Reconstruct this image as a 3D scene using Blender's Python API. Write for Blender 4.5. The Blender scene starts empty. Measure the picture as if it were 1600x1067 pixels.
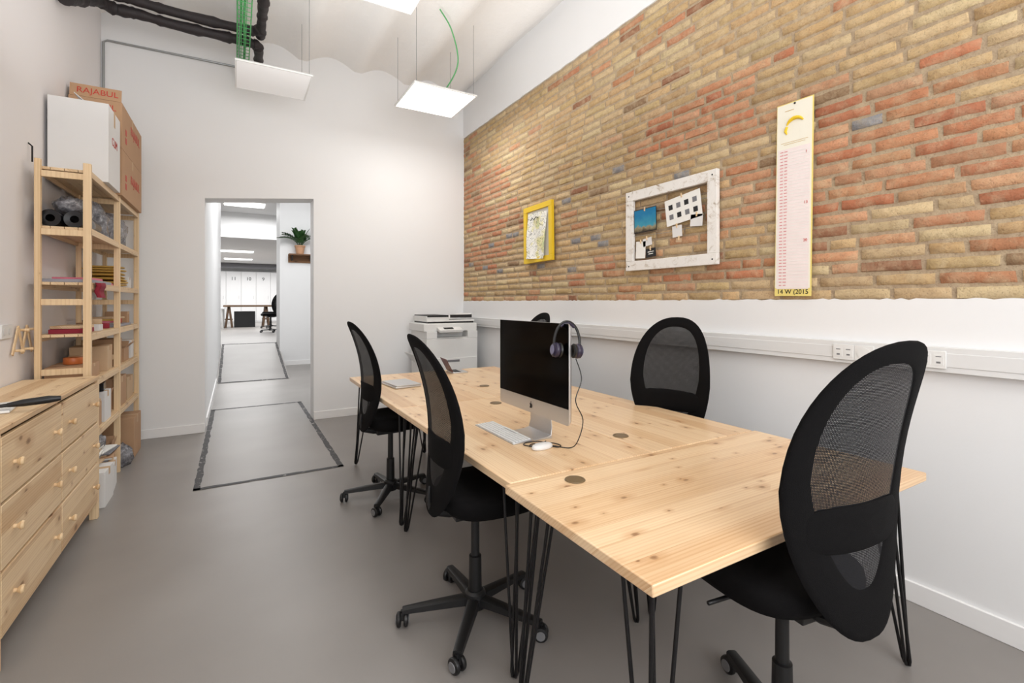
import bpy, math, random
from mathutils import Vector, Matrix, Euler, noise
random.seed(7)
R=math.radians
scn=bpy.context.scene
COL=scn.collection
def srgb(r,g,b):
    f=lambda c:(c/12.92 if c<=.04045 else ((c+.055)/1.055)**2.4)
    return (f(r/255),f(g/255),f(b/255),1)

# ---------------------------------------------------------------- materials
def nmat(name):
    m=bpy.data.materials.new(name); m.use_nodes=True
    nt=m.node_tree; b=nt.nodes['Principled BSDF']; return m,nt,b
def N(nt,t,**k):
    n=nt.nodes.new(t)
    for a,v in k.items(): setattr(n,a,v)
    return n
def MATH(nt,op,a,b=None,c=None):
    n=N(nt,'ShaderNodeMath',operation=op)
    for i,v in enumerate((a,b,c)):
        if v is None: continue
        if isinstance(v,(int,float)): n.inputs[i].default_value=v
        else: nt.links.new(v,n.inputs[i])
    return n.outputs[0]
def MIX(nt,f,a,b,bt='MIX'):
    n=N(nt,'ShaderNodeMix',data_type='RGBA',blend_type=bt)
    for i,v in ((0,f),(6,a),(7,b)):
        if isinstance(v,(int,float)): n.inputs[i].default_value=v
        elif isinstance(v,tuple): n.inputs[i].default_value=v
        else: nt.links.new(v,n.inputs[i])
    return n.outputs[2]
def NOISE(nt,vec,scale,detail=3,rough=.5,dist=0):
    n=N(nt,'ShaderNodeTexNoise'); n.inputs['Scale'].default_value=scale
    n.inputs['Detail'].default_value=detail; n.inputs['Roughness'].default_value=rough
    n.inputs['Distortion'].default_value=dist
    nt.links.new(vec,n.inputs['Vector']); return n.outputs[0]
def RAMP(nt,f,stops):
    n=N(nt,'ShaderNodeValToRGB'); cr=n.color_ramp
    while len(cr.elements)<len(stops): cr.elements.new(.5)
    for e,(p,c) in zip(cr.elements,stops): e.position=p; e.color=c
    nt.links.new(f,n.inputs[0]); return n.outputs[0]
def BUMP(nt,b,h,strength=.3,dist=.01):
    n=N(nt,'ShaderNodeBump'); n.inputs['Strength'].default_value=strength; n.inputs['Distance'].default_value=dist
    nt.links.new(h,n.inputs['Height']); nt.links.new(n.outputs[0],b.inputs['Normal'])
def OC(nt): return N(nt,'ShaderNodeTexCoord').outputs['Object']

def simple(name,c,rough=.5,metal=0,var=.06,nscale=12,bump=0,bscale=60,emit=0,spec=.5):
    m,nt,b=nmat(name); oc=OC(nt)
    dark=tuple(x*(1-var*2) for x in c[:3])+(1,)
    n=NOISE(nt,oc,nscale,3)
    nt.links.new(MIX(nt,n,dark,c),b.inputs['Base Color'])
    b.inputs['Roughness'].default_value=rough; b.inputs['Metallic'].default_value=metal
    b.inputs['Specular IOR Level'].default_value=spec
    if bump: BUMP(nt,b,NOISE(nt,oc,bscale,4),bump,.005)
    return m
def wood(name,light,mid,dark,axis=0,pw=.09,rough=.4,knots=1.0,gs=1.0,kd=5.0):
    m,nt,b=nmat(name); oc=OC(nt)
    oi=N(nt,'ShaderNodeObjectInfo')
    s=N(nt,'ShaderNodeSeparateXYZ'); nt.links.new(oc,s.inputs[0])
    ax=[s.outputs[i] for i in range(3)]
    L=ax[axis]; o=[ax[i] for i in range(3) if i!=axis]
    cr=MATH(nt,'ADD',o[0],o[1])
    idx=MATH(nt,'FLOOR',MATH(nt,'DIVIDE',MATH(nt,'ADD',cr,5.013),pw))
    w=N(nt,'ShaderNodeTexWhiteNoise',noise_dimensions='1D')
    nt.links.new(MATH(nt,'ADD',idx,MATH(nt,'MULTIPLY',oi.outputs['Random'],91.3)),w.inputs['W'])
    rnd=w.outputs['Value']
    L2=MATH(nt,'ADD',L,MATH(nt,'MULTIPLY',rnd,17.0))
    cv=N(nt,'ShaderNodeCombineXYZ'); nt.links.new(L2,cv.inputs[0]); nt.links.new(cr,cv.inputs[1]); nt.links.new(rnd,cv.inputs[2])
    def mp(sx,sy,sz=3):
        q=N(nt,'ShaderNodeMapping'); q.inputs['Scale'].default_value=(sx,sy,sz)
        nt.links.new(cv.outputs[0],q.inputs['Vector']); return q.outputs[0]
    g1=NOISE(nt,mp(.8*gs,34*gs),1.6,5,.6,.9)
    g2=NOISE(nt,mp(4*gs,190*gs),1,3,.6)
    wv=N(nt,'ShaderNodeTexWave',wave_type='BANDS',bands_direction='Y'); wv.inputs['Scale'].default_value=1.0
    wv.inputs['Distortion'].default_value=5; wv.inputs['Detail'].default_value=2; wv.inputs['Detail Scale'].default_value=.8
    nt.links.new(mp(.6*gs,24*gs),wv.inputs['Vector'])
    base=RAMP(nt,g1,[(.28,dark),(.44,mid),(.62,light)])
    base=MIX(nt,.38,base,RAMP(nt,wv.outputs[0],[(0,dark),(.3,mid),(.6,light),(1,light)]))
    base=MIX(nt,MATH(nt,'MULTIPLY',g2,.42),base,mid,'MULTIPLY')
    base=MIX(nt,.40,base,RAMP(nt,rnd,[(0,dark),(.25,mid),(.6,light),(1,tuple(min(1,x*1.14) for x in light[:3])+(1,))]))
    for k_,(sx,sy,thr,rad) in enumerate(((kd*.7,kd*1.25,.54,.06),(kd*1.5,kd*2.4,.78,.055),(kd*.45,kd*.8,.72,.05))):
        v=N(nt,'ShaderNodeTexVoronoi',voronoi_dimensions='2D'); v.inputs['Scale'].default_value=1
        nt.links.new(mp(sx,sy),v.inputs['Vector'])
        sc=N(nt,'ShaderNodeSeparateColor'); nt.links.new(v.outputs['Color'],sc.inputs[0])
        gate=MATH(nt,'GREATER_THAN',sc.outputs[k_%3],thr)
        dd=MATH(nt,'ADD',v.outputs['Distance'],MATH(nt,'MULTIPLY_ADD',g1,.10,-.05))
        kn=RAMP(nt,dd,[(0,(1,1,1,1)),(rad*.5,(.8,.8,.8,1)),(rad,(.0,.0,.0,1))])
        kc=tuple(x*f for x,f in zip(dark[:3],(.40,.33,.27)))+(1,)
        halo=RAMP(nt,dd,[(rad*.8,(1,1,1,1)),(rad*3.6,(0,0,0,1))])
        base=MIX(nt,MATH(nt,'MULTIPLY',MATH(nt,'MULTIPLY',halo,gate),.6*knots),base,dark)
        base=MIX(nt,MATH(nt,'MULTIPLY',MATH(nt,'MULTIPLY',kn,gate),.85*knots),base,kc)
    fr=MATH(nt,'FRACT',MATH(nt,'DIVIDE',MATH(nt,'ADD',cr,5.013),pw))
    jl=MATH(nt,'LESS_THAN',fr,.016/ (pw/.09))
    base=MIX(nt,MATH(nt,'MULTIPLY',jl,.55),base,dark,'MULTIPLY')
    nt.links.new(base,b.inputs['Base Color'])
    b.inputs['Roughness'].default_value=rough
    BUMP(nt,b,g2,.08,.002)
    return m

M_TOP=wood('pine_top',srgb(242,216,180),srgb(230,196,154),srgb(202,156,110),0,.095,.30)
M_PX=wood('pine_x',srgb(238,214,178),srgb(226,196,155),srgb(192,150,107),0,.085,.5,kd=4)
M_PZ=wood('pine_z',srgb(237,211,172),srgb(224,194,152),srgb(196,156,112),2,.2,.5,.4,.6)
M_PY=wood('pine_y',srgb(230,205,168),srgb(216,187,148),srgb(188,149,108),1,.1,.5,.6)
M_WHITE=simple('white_paint',srgb(236,236,236),.6,0,.015,2,.05,90)
M_WHITEL=simple('white_paint_left',srgb(236,232,232),.6,0,.015,2,.05,90)
M_TRIMW=simple('white_trim',srgb(240,239,238),.4,0,.01)
M_RAIL=simple('rail_plastic',srgb(224,224,223),.35,0,.01)
M_CEIL=simple('plaster_ceiling',srgb(246,244,241),.8,0,.02,5,.8,26)
M_BLACK=simple('black_plastic',srgb(22,22,23),.42,0,.1)
M_STEEL=simple('black_steel',srgb(38,37,38),.35,.6,.05)
M_FAB=simple('black_fabric',srgb(14,13,14),.9,0,.15,200,.4,500,spec=.15)
M_GREYP=simple('grey_plastic',srgb(120,120,122),.4)
M_WP=simple('white_plastic',srgb(230,230,228),.35,0,.02)
M_LOCK=simple('locker_white',srgb(244,244,244),.5,0,.01)
M_ALU=simple('aluminium',srgb(215,216,218),.3,.75,.03)
M_SCREEN=simple('glass_screen',srgb(4,4,5),.12,0,.0,spec=.12)
M_CARD=simple('cardboard',srgb(188,150,116),.8,0,.06,6,.1,50)
M_CARD2=simple('cardboard_pale',srgb(204,174,140),.8,0,.06,6,.1,50)
M_CARDW=simple('white_card',srgb(226,225,224),.6,0,.03,4)
M_RED=simple('red_ink',srgb(196,60,48),.6)
M_REDP=simple('soft_red_ink',srgb(222,150,150),.6)
M_REDC=simple('red_cloth',srgb(140,30,50),.8)
M_PINK=simple('pink_paper',srgb(220,120,138),.7)
M_YEL=simple('yellow_paint',srgb(240,202,40),.5,0,.04,8)
M_YELC=simple('pale_yellow_print',srgb(240,220,130),.5,0,.04,8)
M_YELP=simple('yellow_envelope',srgb(206,168,84),.7)
M_PAPER=simple('paper',srgb(240,239,234),.7,0,.02,10)
M_CREAM=simple('cream_paper',srgb(242,238,222),.7,0,.02,10)
M_INK=simple('black_ink',srgb(25,25,28),.6)
M_GREYI=simple('grey_ink',srgb(120,120,125),.6)
M_ORANGE=simple('orange_tape',srgb(200,110,56),.4)
M_GREEN=simple('green_cable',srgb(80,165,96),.45)
M_PIPE=simple('pipe_insulation',srgb(46,38,40),.65,0,.35,14,1.0,22)
M_DUCT=simple('grey_duct',srgb(120,120,124),.6)
M_GALV=simple('galvanised',srgb(170,172,172),.4,.7)
M_TERRA=simple('terracotta',srgb(196,150,116),.8)
M_LEAF=simple('leaf_green',srgb(52,92,44),.4,0,.25,20)
M_OLDW=wood('old_wood',srgb(150,110,75),srgb(120,84,55),srgb(80,52,34),0,.06,.7)
M_BROWN=simple('brown_wood',srgb(110,84,62),.5,0,.2,8)
M_GROM=simple('grommet_cap',srgb(118,98,68),.35)
M_NAVY=simple('navy_plastic',srgb(42,36,58),.35)
M_BLUEL=simple('blue_ring',srgb(130,128,158),.35,.3)
M_BOARD=simple('grey_tray',srgb(150,150,160),.5)
M_FILMD=simple('black_film',srgb(20,20,24),.2)
M_DRED=simple('dark_red',srgb(92,38,36),.4)
PKL=simple('pale_pink',srgb(246,233,230),.7)

def floor_mat():
    m,nt,b=nmat('polished_concrete'); oc=OC(nt)
    a=NOISE(nt,oc,.7,2,.5,.2); c=NOISE(nt,oc,2.5,2,.5,0)
    col=RAMP(nt,a,[(.25,srgb(126,121,117)),(.5,srgb(138,133,129)),(.75,srgb(151,147,143))])
    col=MIX(nt,.25,col,RAMP(nt,c,[(.2,srgb(122,117,113)),(.8,srgb(156,152,148))]))
    nt.links.new(col,b.inputs['Base Color'])
    b.inputs['Roughness'].default_value=.36
    return m
M_FLOOR=floor_mat()
def patch_mat():
    m,nt,b=nmat('concrete_patch'); oc=OC(nt)
    e=NOISE(nt,oc,1.2,2,.5,0)
    nt.links.new(RAMP(nt,e,[(.25,srgb(132,128,124)),(.75,srgb(148,144,141))]),b.inputs['Base Color'])
    b.inputs['Roughness'].default_value=.38; return m
M_PATCH=patch_mat()
def tape_mat():
    m,nt,b=nmat('worn_black_tape'); oc=OC(nt)
    n=NOISE(nt,oc,16,6,.75)
    nt.links.new(RAMP(nt,n,[(.0,srgb(38,36,38)),(.57,srgb(46,44,46)),(.60,srgb(150,146,143))]),b.inputs['Base Color'])
    b.inputs['Roughness'].default_value=.6; return m
M_TAPE=tape_mat()
def brick_mat():
    m,nt,b=nmat('old_brick'); oc=OC(nt)
    at=N(nt,'ShaderNodeVertexColor'); at.layer_name='Col'
    n=NOISE(nt,oc,34,6,.75,.5); n2=NOISE(nt,oc,13,5,.65,.5); n3=NOISE(nt,oc,140,3,.7)
    col=MIX(nt,MATH(nt,'MULTIPLY',RAMP(nt,n,[(.36,(1,1,1,1)),(.52,(0,0,0,1))]),.28),at.outputs[0],srgb(130,98,76))
    col=MIX(nt,MATH(nt,'MULTIPLY',RAMP(nt,n2,[(.46,(0,0,0,1)),(.66,(1,1,1,1))]),.38),col,srgb(212,192,158))
    col=MIX(nt,MATH(nt,'MULTIPLY',RAMP(nt,n3,[(.3,(1,1,1,1)),(.44,(0,0,0,1))]),.42),col,srgb(102,78,60))
    nt.links.new(col,b.inputs['Base Color']); b.inputs['Roughness'].default_value=.92
    b.inputs['Specular IOR Level'].default_value=.2
    h=MATH(nt,'ADD',n,MATH(nt,'MULTIPLY',n3,.6))
    BUMP(nt,b,h,.9,.008); return m
M_BRICK=brick_mat()
def mesh_mat():
    m,nt,b=nmat('chair_mesh'); oc=OC(nt)
    s=N(nt,'ShaderNodeSeparateXYZ'); nt.links.new(oc,s.inputs[0])
    K=2*math.pi/.0056
    a=MATH(nt,'SINE',MATH(nt,'MULTIPLY',MATH(nt,'ADD',s.outputs[1],s.outputs[2]),K*.7))
    c=MATH(nt,'SINE',MATH(nt,'MULTIPLY',MATH(nt,'SUBTRACT',s.outputs[1],s.outputs[2]),K*.7))
    h=MATH(nt,'GREATER_THAN',MATH(nt,'MULTIPLY',a,c),.73)
    b.inputs['Base Color'].default_value=srgb(22,22,25); b.inputs['Roughness'].default_value=.7
    b.inputs['Specular IOR Level'].default_value=.25
    nt.links.new(MATH(nt,'SUBTRACT',1,h),b.inputs['Alpha']); return m
M_MESH=mesh_mat()
def film_mat():
    m,nt,b=nmat('plastic_film')
    oc=OC(nt); n=NOISE(nt,oc,30,4,.6)
    nt.links.new(RAMP(nt,n,[(.3,srgb(84,84,90)),(.55,srgb(150,150,156)),(.7,srgb(215,215,220))]),b.inputs['Base Color'])
    b.inputs['Roughness'].default_value=.15; b.inputs['Alpha'].default_value=.8
    BUMP(nt,b,n,.8,.02); return m
M_FILM=film_mat()
def rustic_white():
    m,nt,b=nmat('distressed_white'); oc=OC(nt)
    n=NOISE(nt,oc,16,6,.7,.7)
    nt.links.new(RAMP(nt,n,[(.30,srgb(160,138,112)),(.38,srgb(212,205,195)),(.46,srgb(234,231,226)),(.7,srgb(238,236,232))]),b.inputs['Base Color'])
    b.inputs['Roughness'].default_value=.7; BUMP(nt,b,n,.5,.004); return m
M_RUST=rustic_white()
def sea_mat():
    m,nt,b=nmat('sea_photo'); oc=OC(nt)
    s=N(nt,'ShaderNodeSeparateXYZ'); nt.links.new(oc,s.inputs[0])
    n=NOISE(nt,oc,18,4)
    f=MATH(nt,'ADD',MATH(nt,'MULTIPLY',s.outputs[1],5),MATH(nt,'MULTIPLY',n,.5))
    nt.links.new(RAMP(nt,MATH(nt,'ADD',f,.2),[(.0,srgb(70,62,50)),(.18,srgb(150,140,110)),(.26,srgb(60,150,175)),(.7,srgb(20,120,170))]),b.inputs['Base Color'])
    b.inputs['Roughness'].default_value=.25; return m
M_SEA=sea_mat()
def sketch_mat():
    m,nt,b=nmat('map_sketch'); oc=OC(nt)
    n=NOISE(nt,oc,13,3,.5,1.5)
    l=MATH(nt,'ABSOLUTE',MATH(nt,'SUBTRACT',MATH(nt,'FRACT',MATH(nt,'MULTIPLY',n,6)),.5))
    ln=MATH(nt,'LESS_THAN',l,.07)
    fill=RAMP(nt,NOISE(nt,oc,9,2),[(.5,srgb(243,242,234)),(.62,srgb(234,228,170)),(.75,srgb(190,205,160))])
    nt.links.new(MIX(nt,MATH(nt,'MULTIPLY',ln,.8),fill,srgb(50,50,48)),b.inputs['Base Color']); b.inputs['Roughness'].default_value=.7
    return m
M_MAP=sketch_mat()
def emit_mat(name,s,c=(1,.98,.95,1)):
    m,nt,b=nmat(name); b.inputs['Base Color'].default_value=srgb(240,240,240)
    n=NOISE(nt,OC(nt),3,1)
    nt.links.new(MIX(nt,n,c,tuple(x*.97 for x in c[:3])+(1,)),b.inputs['Emission Color']); b.inputs['Emission Strength'].default_value=s; return m
M_LIT=emit_mat('lit_diffuser',7); M_DIM=emit_mat('unlit_diffuser_glow',.12); M_FARL=emit_mat('far_diffuser',3)  # the dim one adds a faint glow to panels that are off

# ---------------------------------------------------------------- mesh builder
class MB:
    def __init__(s): s.v=[];s.f=[];s.m=[]
    def add(s,vs,fs,mi=0,mat=None):
        o=len(s.v)
        for p in vs:
            p=Vector(p); s.v.append(mat@p if mat else p)
        for f in fs: s.f.append([i+o for i in f]); s.m.append(mi)
        return s
    def box(s,c,d,rot=None,mi=0):
        x,y,z=[k/2 for k in d]
        vs=[(-x,-y,-z),(x,-y,-z),(x,y,-z),(-x,y,-z),(-x,-y,z),(x,-y,z),(x,y,z),(-x,y,z)]
        m=Matrix.Translation(c)
        if rot: m=m@Euler([R(a) for a in rot]).to_matrix().to_4x4()
        return s.add(vs,[(0,3,2,1),(4,5,6,7),(0,1,5,4),(1,2,6,5),(2,3,7,6),(3,0,4,7)],mi,m)
    def bx(s,x0,x1,y0,y1,z0,z1,mi=0):
        return s.box(((x0+x1)/2,(y0+y1)/2,(z0+z1)/2),(abs(x1-x0),abs(y1-y0),abs(z1-z0)),None,mi)
    def loft(s,rings,mi=0,cap=True,closed=False):
        n=len(rings[0]); vs=[p for r in rings for p in r]; fs=[]
        k=len(rings)
        for i in range(k if closed else k-1):
            a=i*n; b=((i+1)%k)*n
            for j in range(n):
                j2=(j+1)%n; fs.append((a+j,a+j2,b+j2,b+j))
        if cap and not closed:
            fs.append(tuple(range(n))[::-1]); fs.append(tuple((k-1)*n+j for j in range(n)))
        return s.add(vs,fs,mi)
    def cyl(s,p0,p1,r,n=20,r2=None,mi=0):
        return s.tube([p0,p1],[r,r if r2 is None else r2],n,mi=mi)
    def tube(s,pts,r,n=8,closed=False,mi=0):
        pts=[Vector(p) for p in pts]; k=len(pts)
        rs=r if isinstance(r,(list,tuple)) else [r]*k
        T=[]
        for i in range(k):
            if closed: t=pts[(i+1)%k]-pts[i-1]
            else: t=pts[min(i+1,k-1)]-pts[max(i-1,0)]
            T.append(t.normalized() if t.length>1e-9 else Vector((0,0,1)))
        u=T[0].orthogonal().normalized(); rings=[]
        for i in range(k):
            u=(u-T[i]*u.dot(T[i]))
            u=u.normalized() if u.length>1e-6 else T[i].orthogonal().normalized()
            w=T[i].cross(u)
            rings.append([pts[i]+(u*math.cos(a)+w*math.sin(a))*rs[i] for a in [2*math.pi*j/n for j in range(n)]])
        return s.loft(rings,mi,True,closed)
    def lathe(s,prof,n=24,c=(0,0,0),rot=None,mi=0):
        m=Matrix.Translation(c)
        if rot: m=m@Euler([R(a) for a in rot]).to_matrix().to_4x4()
        rings=[[m@Vector((r*math.cos(2*math.pi*j/n),r*math.sin(2*math.pi*j/n),z)) for j in range(n)] for r,z in prof]
        return s.loft(rings,mi)
    def blob(s,c,rad,amp=.15,fr=3,n=20,seed=0,mi=0):
        rings=[]
        k=n//2+1
        for i in range(k):
            th=math.pi*(i+.02)/(k-1+.04); ring=[]
            for j in range(n):
                ph=2*math.pi*j/n
                d=Vector((math.sin(th)*math.cos(ph),math.sin(th)*math.sin(ph),-math.cos(th)))
                q=1+amp*noise.noise(d*fr+Vector((seed,seed*2,0)))*2
                z=d.z
                if z<-.7: z=-.7
                ring.append(Vector((c[0]+d.x*rad[0]*q,c[1]+d.y*rad[1]*q,c[2]+z*rad[2]*(q if z>-.7 else 1))))
            rings.append(ring)
        return s.loft(rings,mi)
    def obj(s,name,mats,parent=None,loc=(0,0,0),rot=(0,0,0),bevel=0,smooth=False,ang=35,seg=2):
        me=bpy.data.meshes.new(name); me.from_pydata([tuple(v) for v in s.v],[],s.f)
        if not isinstance(mats,(list,tuple)): mats=[mats]
        for m in mats: me.materials.append(m)
        for p,mi in zip(me.polygons,s.m): p.material_index=mi
        me.update()
        if smooth or bevel:
            for p in me.polygons: p.use_smooth=True
            me.set_sharp_from_angle(angle=R(ang))
        o=bpy.data.objects.new(name,me); COL.objects.link(o)
        o.location=loc; o.rotation_euler=rot
        if parent: o.parent=parent
        if bevel:
            b=o.modifiers.new('b','BEVEL'); b.width=bevel; b.segments=seg; b.limit_method='ANGLE'; b.angle_limit=R(40)
            b.harden_normals=False
        return o
def tag(o,label,cat,group=None,kind=None):
    o['label']=label; o['category']=cat
    if group: o['group']=group
    if kind: o['kind']=kind
    return o
def root(name,loc,rotz,label,cat,group=None):
    o=bpy.data.objects.new(name,None); COL.objects.link(o); o.empty_display_size=.1
    o.location=loc; o.rotation_euler=(0,0,R(rotz)); return tag(o,label,cat,group)
def struct(o): o['kind']='structure'; return o
def copy_thing(src,loc,rotz=None,label=None,scale=None):
    n=src.copy(); COL.objects.link(n)
    def rec(a,b):
        for c in a.children:
            d=c.copy(); d.parent=b; COL.objects.link(d); rec(c,d)
    rec(src,n); n.location=loc
    if rotz is not None: n.rotation_euler=(0,0,R(rotz))
    if label: n['label']=label
    if scale: n.scale=scale
    return n
def text(parent,st,size,loc,mat,rot=(0,0,0),name='lettering',ext=.0006,align='CENTER'):
    cu=bpy.data.curves.new('t','FONT'); cu.body=st; cu.size=size; cu.extrude=ext; cu.align_x=align; cu.align_y='CENTER'
    o=bpy.data.objects.new('t',cu); COL.objects.link(o)
    bpy.context.view_layer.update()
    me=bpy.data.meshes.new_from_object(o.evaluated_get(bpy.context.evaluated_depsgraph_get()))
    bpy.data.objects.remove(o); me.name=name
    me.materials.clear(); me.materials.append(mat)
    t=bpy.data.objects.new(name,me); COL.objects.link(t); t.parent=parent; t.location=loc; t.rotation_euler=rot
    return t
def spl(pts,k=10):
    P=[Vector(p) for p in pts]; out=[]
    P=[P[0]]+P+[P[-1]]
    for i in range(1,len(P)-2):
        for j in range(k):
            t=j/k; a,b,c_,d=P[i-1],P[i],P[i+1],P[i+2]
            out.append(.5*((2*b)+(-a+c_)*t+(2*a-5*b+4*c_-d)*t*t+(-a+3*b-3*c_+d)*t**3))
    out.append(P[-2]); return out

# ---------------------------------------------------------------- ROOM
WX=2.76; LX=-1.15; FY=6.12; BY=-1.5; CZ=4.25; BRZ0=1.405; BRZ1=3.68
m=MB(); m.bx(LX-.1,WX+.1,BY-.1,9.6,-.1,0); m.bx(WX+.1,3.5,6.4,9.6,-.1,0); m.bx(.86,3.5,9.6,11.8,-.1,0)
m.add([(-.3,9.6,0),(.86,9.6,0),(.86,12.6,.45),(-.3,12.6,.45),(-.3,9.6,-.1),(.86,9.6,-.1),(.86,12.6,-.1),(-.3,12.6,-.1)],
      [(0,1,2,3),(1,5,6,2),(0,3,7,4),(4,7,6,5)])
m.bx(-4,6,12.6,26.6,.35,.45)
struct(m.obj('floor',M_FLOOR))
m=MB(); prof=[]; x=LX-.05; pitch=.63
while x<WX+.1:
    for i in range(11):
        a=math.pi*i/10
        prof.append((x+.045+(pitch-.09)*(i/10),CZ+.0+.11*math.sin(a)))
    x+=pitch
prof=[p for p in prof if p[0]<WX+.12]
ys=[BY-.1+i*(FY+.1-BY)/30 for i in range(31)]
vs=[];fs=[];n=len(prof)
for j,y in enumerate(ys):
    for (px,pz) in prof: vs.append((px+.008*noise.noise((px*3,y*2,1)),y,pz+.02*noise.noise((px*2,y*1.3,0))))
for j in range(len(ys)-1):
    for i in range(n-1): fs.append((j*n+i,(j+1)*n+i,(j+1)*n+i+1,j*n+i+1))
m.add(vs,fs); m.bx(LX-.1,WX+.15,BY-.1,FY+.1,CZ+.17,CZ+.22)
struct(m.obj('ceiling',M_CEIL,smooth=True,ang=50))
m=MB(); m.bx(LX-.1,LX,BY-.1,FY+.28,0,CZ+.2); struct(m.obj('wall_left',M_WHITEL))
DX0,DX1=-.287,.805; T=.28
m=MB(); m.bx(LX,DX0,FY,FY+T,0,CZ+.2); m.bx(DX1,WX+.1,FY,FY+T,0,CZ+.2)
zl,zr=2.52,2.63
m.add([(DX0,FY,zl),(DX1,FY,zr),(DX1,FY,CZ+.2),(DX0,FY,CZ+.2),(DX0,FY+T,zl),(DX1,FY+T,zr),(DX1,FY+T,CZ+.2),(DX0,FY+T,CZ+.2)],
      [(0,1,2,3),(4,7,6,5),(0,4,5,1),(2,6,7,3)])
struct(m.obj('wall_back',M_WHITE))
m=MB(); m.bx(LX-.1,WX+.1,BY-.1,BY,0,1.0); m.bx(LX-.1,WX+.1,BY-.1,BY,3.3,CZ+.2)
m.bx(LX-.1,-.6,BY-.1,BY,1,3.3); m.bx(2.2,WX+.1,BY-.1,BY,1,3.3)
struct(m.obj('wall_front',M_WHITE))
m=MB()
for x0,x1,z0,z1 in ((-.6,2.2,1.0,1.06),(-.6,2.2,3.24,3.3),(-.6,-.54,1.06,3.24),(2.14,2.2,1.06,3.24),(.77,.83,1.06,3.24)): m.bx(x0,x1,BY-.08,BY-.02,z0,z1)
struct(m.obj('window_1',M_TRIMW))
# right wall
m=MB()
ny=260; vs=[];fs=[]
fx=WX-.012
for i in range(ny+1):
    y=BY+(FY-BY)*i/ny
    e1=.007*noise.noise((y*9,0,3))+.009*noise.noise((y*31,0,8)); e2=.005*noise.noise((y*9,5,3))
    vs+= [(fx,y,0),(fx,y,BRZ0+.01+e1),(WX+.05,y,BRZ0+.01+e1),(fx,y,CZ+.2),(fx,y,BRZ1+e2),(WX+.05,y,BRZ1+e2)]
for i in range(ny):
    a=i*6;b=a+6
    fs+=[(a,a+1,b+1,b),(a+1,a+2,b+2,b+1),(a+3,b+3,b+4,a+4),(a+4,b+4,b+5,a+5)]
m.add(vs,fs,0)
m.bx(WX+.05,WX+.1,BY-.1,FY,0,CZ+.2,0)
nw=len(m.f)
MORT=srgb(180,160,134)
vs=[];fs=[];NYm,NZm=160,60
for i in range(NYm+1):
    for j in range(NZm+1):
        y=BY+(FY-BY)*i/NYm; z=BRZ0-.01+(BRZ1+.02-BRZ0)*j/NZm
        vs.append((WX+.000+.004*noise.noise((y*14,z*14,0)),y,z))
for i in range(NYm):
    for j in range(NZm):
        a=i*(NZm+1)+j; fs.append((a,a+NZm+1,a+NZm+2,a+1))
m.add(vs,fs,1)
fcol=[MORT]*len(fs)
ch=.0665; bl=.265; rows=int((BRZ1-BRZ0)/ch)+1
TAN=[srgb(210,186,140),srgb(202,176,128),srgb(216,196,154),srgb(192,166,122),srgb(210,182,136),srgb(206,184,144)]
ORG=[srgb(202,138,104),srgb(194,124,92),srgb(210,150,116),srgb(184,116,88),srgb(206,154,122),srgb(198,130,98)]
DRK=[srgb(160,114,88),srgb(152,124,96)]
GRY=srgb(148,148,150)
rr=random.Random(3)
grey_t=[(1.13,2.28),(1.75,2.1),(2.35,2.28),(3.25,1.98),(3.25,1.92),(4.1,1.75),(5.3,2.1),(4.6,2.6),(3.55,1.98),(5.6,2.3),(3.6,1.7),(5.0,1.75),(1.25,2.22),(5.9,1.9),(3.0,2.5),(3.7,2.35),(4.75,2.2),(5.5,1.85)]
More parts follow.
